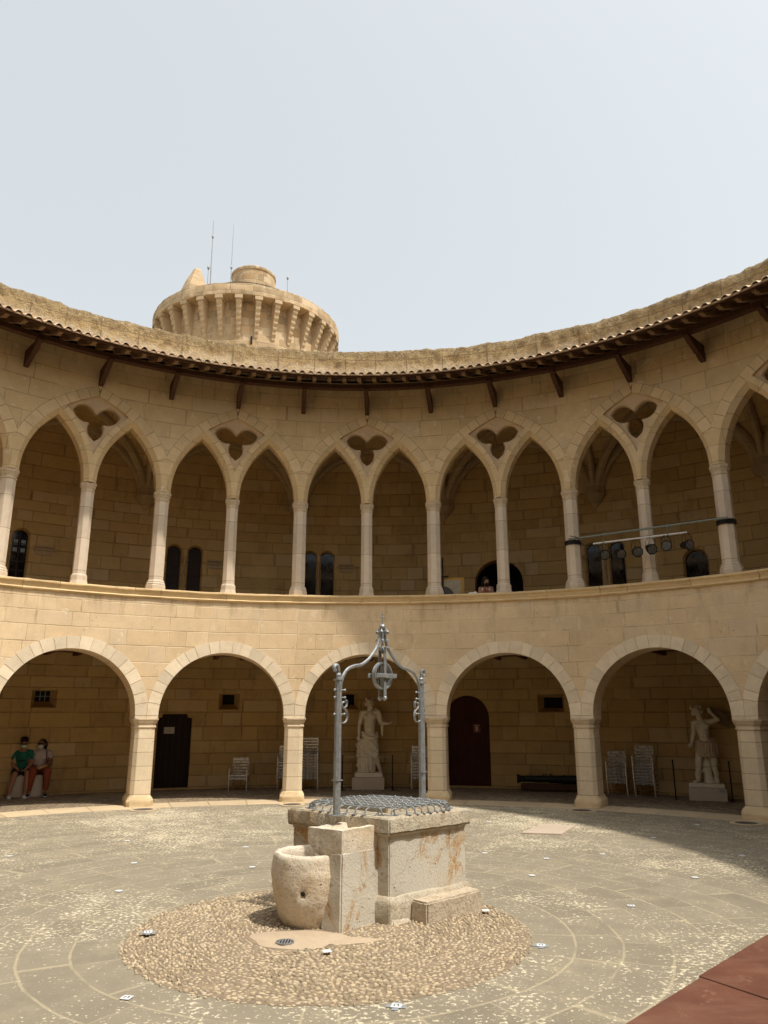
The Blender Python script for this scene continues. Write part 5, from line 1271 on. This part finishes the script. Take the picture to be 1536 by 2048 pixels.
def facecam(x, y): return -atan2(x-CAM.x, y-CAM.y)
# the stone seat (local x right, y away, z up; feet towards -y)
sx, sy = -6.80, 10.30; sr = facecam(sx, sy)
o = MB(); P = [(-.37, -.20), (-.30, -.24), (.20, -.24), (.33, -.17), (.38, .0), (.38, .45), (-.37, .45)]
rings = [[(x, y, -.01) for x, y in P], [(x, y, .38) for x, y in P], [(x*.96, y*.95+.005, .42) for x, y in P]]
o = stoneloft(rings, 'stone_bench', M['ped'], None, .05, .008, 6, .015); o.location = (sx, sy, 0); o.rotation_euler = (0, 0, sr); tag(o, 'low rounded stone block bench under the seated couple by the back wall', 'bench')
# seated man in green (left)
man = thing('person', 'seated person in a green t-shirt, dark shorts and white shoes looking down at a phone', 'person', (sx, sy, 0), sr)
hz = .49; ox = -.165
skin = MB(); HR = Rx(.42); hc = Vector((ox+.005, -.135, 1.055))
head(skin, hc, .90, HR); cap2(skin, (ox, -.06, .90), .050, (ox+.003, -.10, .99), .046)
chain(skin, [((ox, .0, .50), .11), ((ox, -.01, .65), .115), ((ox, -.05, .82), .125)])
for s_ in (-1, 1):
    sh = Vector((ox+s_*.155, -.045, .86)); el = Vector((ox+s_*.195, -.08, .665)); wr = Vector((ox+s_*.055+.02, -.27, .525))
    chain(skin, [((ox+s_*.06, -.05, .86), .06), (sh, .050), (el, .036), (tuple(el.lerp(wr, .35)), .036), (wr, .024)]); hand(skin, wr, (-s_*.35, -.6, -.15), (-s_*.6, .2, .6), .85, .9, s_*-1)
legs = [((ox-.085, .02, .50), (ox-.10, -.335, .445), (ox-.165, -.36, .085)), ((ox+.085, .02, .50), (ox+.135, -.32, .46), (ox+.125, -.36, .10))]
for s_, (hp, kn, an) in zip((-1, 1), legs): chain(skin, [(hp, .085), (kn, .058), (tuple(Vector(kn).lerp(Vector(an), .3)), .052), (an, .032), ((an[0], an[1]-.09, .04), .03)])
body = fig('body', skin, .0085, M['skin'], man)
c = MB(); chain(c, [((ox, .0, .53), .128), ((ox, -.01, .65), .130), ((ox, -.045, .80), .140)])
chain(c, [((ox-.10, -.05, .845), .075), ((ox+.10, -.05, .845), .075)])
for s_ in (-1, 1): chain(c, [((ox+s_*.10, -.05, .86), .065), ((ox+s_*.162, -.045, .85), .060), ((ox+s_*.188, -.065, .755), .056)])
fig('t_shirt', c, .009, M['green'], man)
q = MB(); ell(q, (ox, -.172, .70), (.07, .012, .012)); ell(q, (ox, -.182, .745), (.05, .010, .006)); fig('shirt_print', q, .004, M['shorts'], man, 0)
c = MB()
for hp, kn, an in legs: m_ = Vector(hp).lerp(Vector(kn), .72); chain(c, [(hp, .100), (tuple(m_), .084)])
chain(c, [((ox-.05, .03, .53), .11), ((ox+.05, .03, .53), .11)]); fig('shorts', c, .009, M['shorts'], man)
c = MB(); 
for k in range(16): rg_ = random.Random(k); a_ = rg_.uniform(0, 6.28); ell(c, hc+HR @ Vector((.045*cos(a_), .03+.05*sin(a_), .075)), (.032, .034, .022))
ell(c, hc+HR @ Vector((0, .020, .038)), (.074, .086, .076), HR); fig('hair', c, .006, M['hair'], man)
c = MB(); ell(c, hc+HR @ Vector((0, -.052, -.045)), (.053, .048, .045), HR); fig('face_mask', c, .006, M['mask'], man)
c = MB(); ell(c, hc+HR @ Vector((-.028, -.075, .008)), (.027, .016, .017), HR); ell(c, hc+HR @ Vector((.028, -.075, .008)), (.027, .016, .017), HR); c.tube([hc+HR @ Vector((-.066, .01, .015)), hc+HR @ Vector((-.055, -.07, .012)), hc+HR @ Vector((.055, -.07, .012)), hc+HR @ Vector((.066, .01, .015))], .004, 5); fig('sunglasses', c, .004, M['blackm'], man, 0)
for s_, (hp, kn, an) in zip((-1, 1), legs):
    c = MB(); ell(c, (an[0], an[1]+.01, .045), (.038, .045, .045)); ell(c, (an[0]-.01*s_, an[1]-.075, .032), (.040, .085, .030)); c.box((an[0]-.008*s_, an[1]-.05, .010), (.07, .19, .02)); fig('shoe', c, .006, M['shoe'], man, 3)
tag(MB().box((0, 0, 0), (.07, .13, .010)).build('phone', M['phone'], None, bevel=.003), 'dark phone held in the hands of the seated person in green', 'phone')
ph = bpy.data.objects['phone']; ph.location = Vector((sx, sy, 0))+Rz(sr) @ Vector((ox+.02, -.345, .525)); ph.rotation_euler = (.5, 0, sr+1.3)
# seated woman (right)
wo_ = thing('person', 'seated person with long dark hair, white t-shirt and rust trousers, head turned left', 'person', (sx, sy, 0), sr)
ox = .175; skin = MB(); HR = Rz(-.45) @ Rx(.05); hc = Vector((ox+.01, -.06, 1.02))
head(skin, hc, .92, HR); cap2(skin, (ox, -.02, .88), .048, (ox+.008, -.04, .96), .043); chain(skin, [((ox, .02, .52), .13), ((ox, .0, .68), .125), ((ox, -.02, .82), .12)])
for s_ in (-1, 1):
    sh = Vector((ox+s_*.155, -.015, .85)); el = Vector((ox+s_*.205, -.06, .66)); wr = Vector((ox+(.03 if s_ < 0 else .09), -.25, .60)) if s_ > 0 else Vector((ox-.19, -.20, .555))
    chain(skin, [((ox+s_*.06, -.02, .85), .06), (sh, .052), (el, .042), (tuple(el.lerp(wr, .35)), .038), (wr, .025)]); hand(skin, wr, (-.5, -.5, -.1) if s_ > 0 else (.5, -.6, -.2), (0, -.1, -1), .8, .7, s_)
legs = [((ox-.085, .02, .51), (ox-.115, -.36, .50), (ox-.155, -.30, .12)), ((ox+.095, .02, .51), (ox+.16, -.34, .50), (ox+.155, -.30, .13))]
for hp, kn, an in legs: chain(skin, [(hp, .09), (kn, .06), (an, .035), ((an[0], an[1]-.07, .06), .028)])
fig('body', skin, .0085, M['skin2'], wo_)
c = MB(); chain(c, [((ox, .02, .60), .142), ((ox, .0, .70), .148), ((ox, -.025, .80), .142)]); chain(c, [((ox-.09, -.02, .835), .075), ((ox+.09, -.02, .835), .075)]); ell(c, (ox-.06, -.10, .76), (.075, .07, .07)); ell(c, (ox+.06, -.10, .76), (.075, .07, .07))
for s_ in (-1, 1): chain(c, [((ox+s_*.11, -.02, .845), .066), ((ox+s_*.168, -.015, .835), .062), ((ox+s_*.192, -.035, .765), .060)])
fig('t_shirt', c, .009, M['tee'], wo_)
c = MB(); chain(c, [((ox-.05, .03, .56), .125), ((ox+.05, .03, .56), .125)])
for hp, kn, an in legs: chain(c, [(hp, .108), (kn, .078), (tuple(Vector(kn).lerp(Vector(an), .5)), .066), (tuple(Vector(kn).lerp(Vector(an), .92)), .052)])
fig('trousers', c, .009, M['rust'], wo_)
c = MB(); ell(c, hc+HR @ Vector((0, .022, .028)), (.076, .084, .076), HR); chain(c, [(hc+HR @ Vector((.03, .07, .0)), .05), (hc+Vector((.055, .06, -.10)), .04), (hc+Vector((.065, .03, -.20)), .028)]); fig('hair', c, .007, M['hair'], wo_)
c = MB(); ell(c, hc+HR @ Vector((0, -.052, -.045)), (.053, .05, .048), HR); fig('face_mask', c, .006, M['mask'], wo_)
c = MB(); ell(c, hc+HR @ Vector((-.028, -.076, .014)), (.027, .016, .017), HR); ell(c, hc+HR @ Vector((.028, -.076, .014)), (.027, .016, .017), HR); c.tube([hc+HR @ Vector((-.068, .01, .02)), hc+HR @ Vector((-.055, -.07, .018)), hc+HR @ Vector((.055, -.07, .018)), hc+HR @ Vector((.068, .01, .02))], .004, 5); fig('sunglasses', c, .004, M['blackm'], wo_, 0)
for s_, (hp, kn, an) in zip((-1, 1), legs):
    c = MB(); ell(c, (an[0], an[1]+.01, .062), (.036, .042, .045)); ell(c, (an[0]+.012*s_, an[1]-.07, .045), (.037, .08, .030)); fig('shoe', c, .006, M['bshoe'], wo_, 3); MB().box((an[0]+.01*s_, an[1]-.045, .016), (.066, .18, .018)).build('shoe_sole', M['shoe'], wo_, bevel=.006)
bg_ = thing('shoulder_bag', 'tan leather shoulder bag on the lap of the person in rust trousers', 'bag', (sx, sy, 0), sr)
c = MB(); R_ = Ry(-.25); ell(c, (ox+.06, -.30, .585), (.105, .045, .035), R_); ell(c, (ox+.0, -.31, .565), (.06, .045, .040)); fig('pouch', c, .007, M['bag'], bg_)
MB().tube([(ox+.16, -.26, .60), (ox+.14, -.16, .66), (ox+.115, -.165, .76), (ox+.115, -.11, .87), (ox+.11, -.03, .905), (ox+.10, .06, .86), (ox+.12, .13, .7)], .007, 6).build('strap', M['blackm'], bg_)

# woman leaning on the gallery parapet
wx, wy, _ = cyl(ang(1.352), 9.98, 3.05); wr_ = facecam(wx, wy)
lw = thing('person', 'dark-haired person in a black mask and strappy top leaning folded arms on the gallery parapet', 'person', (wx, wy, 3.05), wr_)
skin = MB(); HR = Rz(.55) @ Rx(.22); hc = Vector((.0, -.16, 1.245))
head(skin, hc, .88, HR); cap2(skin, (0, -.10, 1.12), .045, (0, -.13, 1.20), .040)
chain(skin, [((0, .16, .78), .12), ((0, .08, .92), .105), ((0, -.06, 1.06), .105)])
for s_ in (-1, 1):
    sh = Vector((s_*.118, -.08, 1.115)); el = Vector((s_*.135, -.25, .965)); wr = Vector((s_*.02, -.29-.02*s_, 1.055+.02*(s_ < 0)))
    chain(skin, [((s_*.05, -.08, 1.12), .050), (sh, .044), (el, .034), (wr, .023)]); hand(skin, wr, (-s_*.6, .1, .5), (-s_, .3, -.3), .8, .9, s_)
    chain(skin, [((s_*.075, .18, .76), .085), ((s_*.08, .20, .42), .058), ((s_*.08, .26, .07), .036), ((s_*.08, .18, .03), .03)])
fig('body', skin, .008, M['skin'], lw)
c = MB(); chain(c, [((0, .17, .74), .125), ((0, .09, .92), .112), ((0, -.03, 1.02), .112)]); chain(c, [((-.07, -.085, 1.15), .018), ((-.065, -.13, 1.08), .03)]); chain(c, [((.07, -.085, 1.15), .018), ((.065, -.13, 1.08), .03)]); fig('top', c, .008, M['linen'], lw)
c = MB(); chain(c, [((-.06, .18, .74), .105), ((.06, .18, .74), .105)])
for s_ in (-1, 1): chain(c, [((s_*.075, .18, .74), .10), ((s_*.08, .20, .45), .075)])
fig('shorts', c, .01, M['shorts'], lw)
c = MB(); ell(c, hc+HR @ Vector((0, .02, .028)), (.075, .085, .078), HR); ell(c, hc+HR @ Vector((-.055, .03, -.04)), (.028, .05, .06), HR); ell(c, hc+HR @ Vector((.0, .06, .085)), (.04, .04, .03), HR); fig('hair', c, .007, M['hair'], lw)
c = MB(); ell(c, hc+HR @ Vector((0, -.05, -.045)), (.053, .05, .046), HR); fig('face_mask', c, .006, M['blackm'], lw)
c = MB(); R_ = Ry(.3); ell(c, (0, 0, .03), (.10, .06, .035), R_); ell(c, (.05, .0, .04), (.05, .05, .045)); ell(c, (-.07, 0, .018), (.05, .04, .02)); me = remesh(c, .008, 2, 'white_cloth')
o = tag(link('white_cloth', me, M['linen'], None, smooth=True), 'bunched white cloth on the parapet beside the leaning person', 'cloth'); o.location = cyl(ang(1.275), 9.62, 3.985)
c = MB(); ell(c, (0, 0, .02), (.075, .075, .045)); ell(c, (0, 0, .005), (.10, .10, .012)); me = remesh(c, .008, 2, 'white_hat')
o = tag(link('white_hat', me, M['linen'], None, smooth=True), 'small white hat resting on the parapet in front of the middle twin window', 'hat'); o.location = cyl(ang(.205), 9.75, 3.985)

# ------------------------------------------------------------------ statues
def folds(mb, cx_, cy_, rx, ry, z0, z1, n, r_, seed, tw=.1, a0=0, a1=2*pi):
    rg_ = random.Random(seed)
    for k in range(n):
        a_ = a0+(a1-a0)*(k+rg_.uniform(-.2, .2))/n; P = []
        for j in range(5): f = j/4; s_ = 1+.10*(1-f); P.append(((cx_+rx*s_*cos(a_+tw*f), cy_+ry*s_*sin(a_+tw*f), lerp(z0, z1, f)), r_*(1-.25*f)))
        chain(mb, P)
q1 = Vector((.172, 11.84, 0)); st = thing('robed_statue', 'marble statue of a bearded man in a draped robe beside a twisted staff', 'statue', q1, facecam(q1.x, q1.y))
# local: x right, z up; statue plinth stands on pedestal at z .25 - .345
mb = MB(); HR = Rx(-.12) @ Ry(-.12); hc = Vector((.03, -.03, 1.865)); hc.z -= .012; head(mb, hc, 1.17, HR); cap2(mb, (.03, .0, 1.70), .062, (.03, -.01, 1.80), .060)
for k in range(26):
    rg_ = random.Random(k); a_ = rg_.uniform(.1, pi-.1); b_ = rg_.uniform(-.3, 1.5); ell(mb, hc+HR @ Vector((.092*cos(a_)*cos(b_*.6), .02+.09*sin(a_)*.8, .02+.10*sin(b_))), (.034, .034, .034))
for k in range(10): rg_ = random.Random(k+40); ell(mb, hc+HR @ Vector((rg_.uniform(-.045, .045), -.070+rg_.uniform(-.01, .01), -.080-rg_.uniform(0, .05))), (.026, .022, .03))
# torso
chain(mb, [((.03, .0, 1.12), .125), ((.02, .0, 1.26), .118), ((.02, -.005, 1.42), .135), ((.03, .0, 1.58), .13)])
ell(mb, (-.04, -.075, 1.56), (.085, .055, .065)); ell(mb, (.10, -.075, 1.56), (.085, .055, .065)); chain(mb, [((-.13, .0, 1.64), .075), ((.19, .0, 1.64), .078)])
for j, z in enumerate((1.44, 1.37, 1.30)):
    for s_ in (-1, 1): ell(mb, (.02+s_*.035, -.115, z), (.032, .022, .032))
# arms
chain(mb, [((-.15, .0, 1.64), .068), ((-.20, .02, 1.42), .050), ((-.215, .01, 1.36), .046), ((-.22, -.05, 1.14), .032)]); hand(mb, (-.22, -.06, 1.13), (-.15, -.2, -1), (.3, -1, 0), 1.15, 1.0, 1)
chain(mb, [((.20, .0, 1.64), .068), ((.27, .0, 1.46), .052), ((.29, -.03, 1.42), .048), ((.43, -.20, 1.41), .032)]); hand(mb, (.43, -.20, 1.41), (.75, -.5, .12), (0, 0, 1), 1.15, .5, -1)
# legs and feet
chain(mb, [((-.05, .0, 1.06), .12), ((-.06, -.03, .70), .08), ((-.04, .0, .40), .05)]); ell(mb, (-.04, -.06, .375), (.045, .10, .032))
chain(mb, [((.10, .0, 1.06), .12), ((.16, -.07, .72), .075), ((.20, -.02, .58), .062), ((.26, .06, .41), .042)]); ell(mb, (.275, .0, .375), (.045, .10, .032))
sbody = fig('statue_body', mb, .009, M['marble'], st, 1)
mb = MB()
def skirt_ring(cx_, cy_, rx, ry, z, n=20): return [(cx_+rx*cos(2*pi*k/n), cy_+ry*sin(2*pi*k/n), z) for k in range(n)]
mb.loft([skirt_ring(-.05, .02, .165, .15, .37), skirt_ring(-.02, .01, .17, .15, .55), skirt_ring(.02, .0, .19, .155, .75), skirt_ring(.025, .0, .185, .15, .95), skirt_ring(.02, .0, .165, .145, 1.12), skirt_ring(.01, .0, .135, .12, 1.22)])
folds(mb, -.04, .02, .165, .145, .38, 1.05, 9, .034, 4, -.25, pi*.95, 2.05*pi)
for k in range(7):     # diagonal sweeps from the right knee to the left hip
    P = catmull([(-.15+.01*k, 1.16-.10*k), (-.03, 1.07-.085*k), (.12, .95-.07*k), (.22, .80-.03*k)], 4); pts = [((x, -.135-.02*sin(pi*i/(len(P)-1)), z), .020) for i, (x, z) in enumerate(P)]
    if k in (0, 2, 4): chain(mb, pts)
chain(mb, [((-.14, -.08, 1.22), .03), ((-.02, -.15, 1.12), .034), ((.10, -.16, 1.08), .034), ((.19, -.08, 1.12), .032), ((.19, .05, 1.2), .03)])
folds(mb, .18, -.02, .045, .05, .62, .95, 4, .02, 6, .1)
chain(mb, [((.17, .04, 1.72), .05), ((.24, -.03, 1.66), .048), ((.285, -.04, 1.5), .04), ((.31, -.07, 1.38), .036), ((.31, -.07, 1.20), .026), ((.325, -.06, 1.14), .014)]); chain(mb, [((.12, .08, 1.66), .05), ((.1, .10, 1.3), .06), ((.05, .10, 1.05), .06)])
fig('robe', mb, .010, M['marble'], st, 1)
mb = MB(); chain(mb, [((-.21, -.04, 1.08), .026), ((-.235, -.03, .8), .036), ((-.20, -.02, .36), .045)]); P = []
for k in range(33): f = k/32; a_ = f*2*pi*3.1; P.append(((-.225+.02*f+.046*cos(a_), -.03+.046*sin(a_), 1.04-.66*f), .026-.006*f))
chain(mb, P); ell(mb, (-.19, -.02, .375), (.07, .06, .04)); fig('staff_with_snake', mb, .009, M['marble'], st, 1)
mb = MB(); P = [(-.31, -.20), (.31, -.20), (.33, -.05), (.30, .22), (-.30, .22), (-.34, 0)]
o = stoneloft([[(x+.01, y, .253) for x, y in P], [(x*.97+.01, y*.97, .335) for x, y in P], [(x*.9+.01, y*.9, .35) for x, y in P]], 'plinth', M['marble'], st, .05, .008, 7)
pd1 = tag(MB().box((0, 0, .125), (.72, .52, .25)).build('pedestal', M['ped'], None, bevel=.006), 'plain stone pedestal box under the robed statue', 'pedestal'); pd1.location = (.172, 11.82, 0); pd1.rotation_euler = (0, 0, facecam(.17, 11.8)*.3)

M['darkslab'] = simple('dark_slab', (.20, .145, .085), .85)
q2 = Vector((6.89, 9.66, 0)); r2_ = -.36
st = thing('youth_statue', 'marble statue of a bare-chested curly-haired youth in a loincloth with one arm raised', 'statue', q2, r2_); st.scale = (.985, .985, .985)
mb = MB(); HR = Ry(-.18) @ Rz(.25); hc = Vector((-.025, -.03, 1.70)); hc.z -= .012; head(mb, hc, 1.08, HR); cap2(mb, (.03, .0, 1.52), .060, (-.005, -.01, 1.63), .056)
for k in range(34):
    rg_ = random.Random(k+9); a_ = rg_.uniform(-.2, pi+.2); b_ = rg_.uniform(-.5, 1.5); ell(mb, hc+HR @ Vector((.094*cos(a_), .02+.09*sin(a_)*.9-.02, .02+.10*sin(b_))), (.032, .032, .032))
chain(mb, [((.07, .0, 1.10), .115), ((.06, .0, 1.22), .105), ((.05, -.005, 1.36), .120), ((.05, .0, 1.44), .118)]); chain(mb, [((-.10, .0, 1.475), .065), ((.17, .0, 1.49), .07)])
ell(mb, (-.02, -.075, 1.42), (.075, .05, .055)); ell(mb, (.11, -.075, 1.42), (.075, .05, .055))
for z in (1.31, 1.25, 1.19):
    for s_ in (-1, 1): ell(mb, (.06+s_*.03, -.098, z), (.03, .018, .028))
chain(mb, [((-.11, .0, 1.475), .060), ((-.135, .0, 1.26), .045), ((-.15, -.01, 1.21), .042), ((-.19, -.06, 1.06), .029)]); hand(mb, (-.19, -.06, 1.06), (-.5, -.3, -.5), (.3, -1, .3), 1.1, 1.2, 1)
chain(mb, [((.18, .0, 1.49), .062), ((.31, -.02, 1.53), .048), ((.36, -.02, 1.54), .042), ((.25, -.03, 1.66), .030)]); hand(mb, (.245, -.03, 1.67), (-.45, -.1, .7), (0, -1, 0), 1.05, .4, -1)
chain(mb, [((0, .0, 1.0), .108), ((-.09, -.03, .74), .070), ((-.10, -.01, .62), .060), ((-.13, .0, .36), .042)]); ell(mb, (-.18, -.05, .335), (.06, .10, .032))
chain(mb, [((.14, .0, 1.0), .108), ((.20, .0, .74), .070), ((.20, .02, .62), .060), ((.23, .02, .36), .042)]); ell(mb, (.23, -.07, .335), (.042, .10, .032))
chain(mb, [((-.13, -.0, .50), .056), ((-.13, 0, .42), .05)]); chain(mb, [((.22, -.0, .52), .056), ((.225, .01, .50), .057)])
fig('statue_body', mb, .009, M['marble'], st, 1)
M['loin'] = stone('loincloth_stone', (.50, .38, .26), var=0, stain=(.38, .22, .12), sf=.5, sc=7, fine=.12, island=False, pits=.05)
mb = MB(); mb.loft([skirt_ring(.07, .0, .19, .145, .85), skirt_ring(.07, .0, .17, .13, .98), skirt_ring(.065, .0, .135, .115, 1.12)]); folds(mb, .07, .0, .165, .125, .84, 1.10, 10, .028, 11, .05, pi, 2*pi); chain(mb, [((-.07, -.06, 1.13), .022), ((.0, -.12, 1.10), .026), ((.07, -.135, 1.09), .026), ((.14, -.12, 1.10), .026), ((.20, -.05, 1.14), .024)])
chain(mb, [((.21, .0, 1.16), .035), ((.27, .0, 1.05), .03), ((.285, .0, .90), .024), ((.28, .0, .80), .012)]); fig('loincloth', mb, .010, M['loin'], st, 1)
mb = MB(); chain(mb, [((.08, .06, .34), .10), ((.07, .06, .48), .075), ((.06, .06, .66), .085), ((.06, .06, .86), .08)]); chain(mb, [((.04, .05, .56), .035), ((-.08, .03, .53), .03)]); chain(mb, [((.06, .06, .38), .08), ((.16, .06, .35), .06)]); fig('tree_stump', mb, .012, M['marble'], st, 2)
mb = MB(); P = catmull([(.24, 1.80), (.235, 1.72), (.25, 1.62), (.30, 1.52), (.42, 1.44), (.55, 1.38)], 4)+[(.56, 1.60), (.42, 1.72)]
o = mb.prism(P, lambda p, s_: (p[0], .07+(.05 if s_ else 0)+.10*(p[0]-.24), p[1])).build('slab', M['darkslab'], st, bevel=.01, label='dark curved slab held behind the head')
P = [(-.33, -.20), (.33, -.20), (.33, .22), (-.31, .22)]; stoneloft([[(x+.01, y, .243) for x, y in P], [(x*.98+.01, y*.97, .315) for x, y in P]], 'plinth', M['marble'], st, .05, .008, 7)
pd2 = thing('pedestal', 'stone pedestal box with a small pale caption plate under the youth statue', 'pedestal', (6.90, 9.64, 0), r2_)
MB().box((0, 0, .12), (.69, .55, .24)).build('block', M['ped'], pd2, bevel=.006); o = MB().box((.26, -.279, .195), (.125, .006, .085)).build('caption_plate', M['paper'], pd2)
q = MB(); 
for k in range(3): q.box((.26, -.2835, .215-.018*k), (.085, .002, .004))
q.build('caption_lines', M['ink'], o)
# rope barriers
def barrier(a_, b_, ht, sag, lab):
    A_ = Vector((*a_, 0)); B_ = Vector((*b_, 0)); t = thing('rope_barrier', lab, 'rope barrier', (A_+B_)/2)
    m_ = (A_+B_)/2
    for P_ in (A_, B_):
        p = P_-m_; q = MB(); q.tube([p+Vector((0, 0, .0)), p+Vector((0, 0, ht))], .014, 8); q.lathe([(.001, .012), (.05, .010), (.06, .0)], n=20, c=(p.x, p.y)); q.sphere((p.x, p.y, ht+.01), .02, 8, 6); q.build('barrier_post', M['blackrod'], t)
    n = 20; q = MB(); pts = [tuple((A_-m_).lerp(B_-m_, k/n)+Vector((0, 0, ht-.012-sag*4*(k/n)*(1-k/n)))) for k in range(n+1)]; q.tube(pts, .008, 6); q.build('rope', M['rope'], t, smooth=40)
M['blackrod'] = simple('dark_brown_rod', (.03, .018, .012), .5, .3); M['rope'] = simple('beige_rope', (.42, .34, .23), .9)
barrier((-.39, 11.40), (.715, 11.36), .72, .006, 'taut rope barrier between two thin dark posts in front of the robed statue')
barrier((6.30, 9.72), (7.20, 9.22), .72, .085, 'sagging rope barrier between two thin dark posts in front of the youth statue')
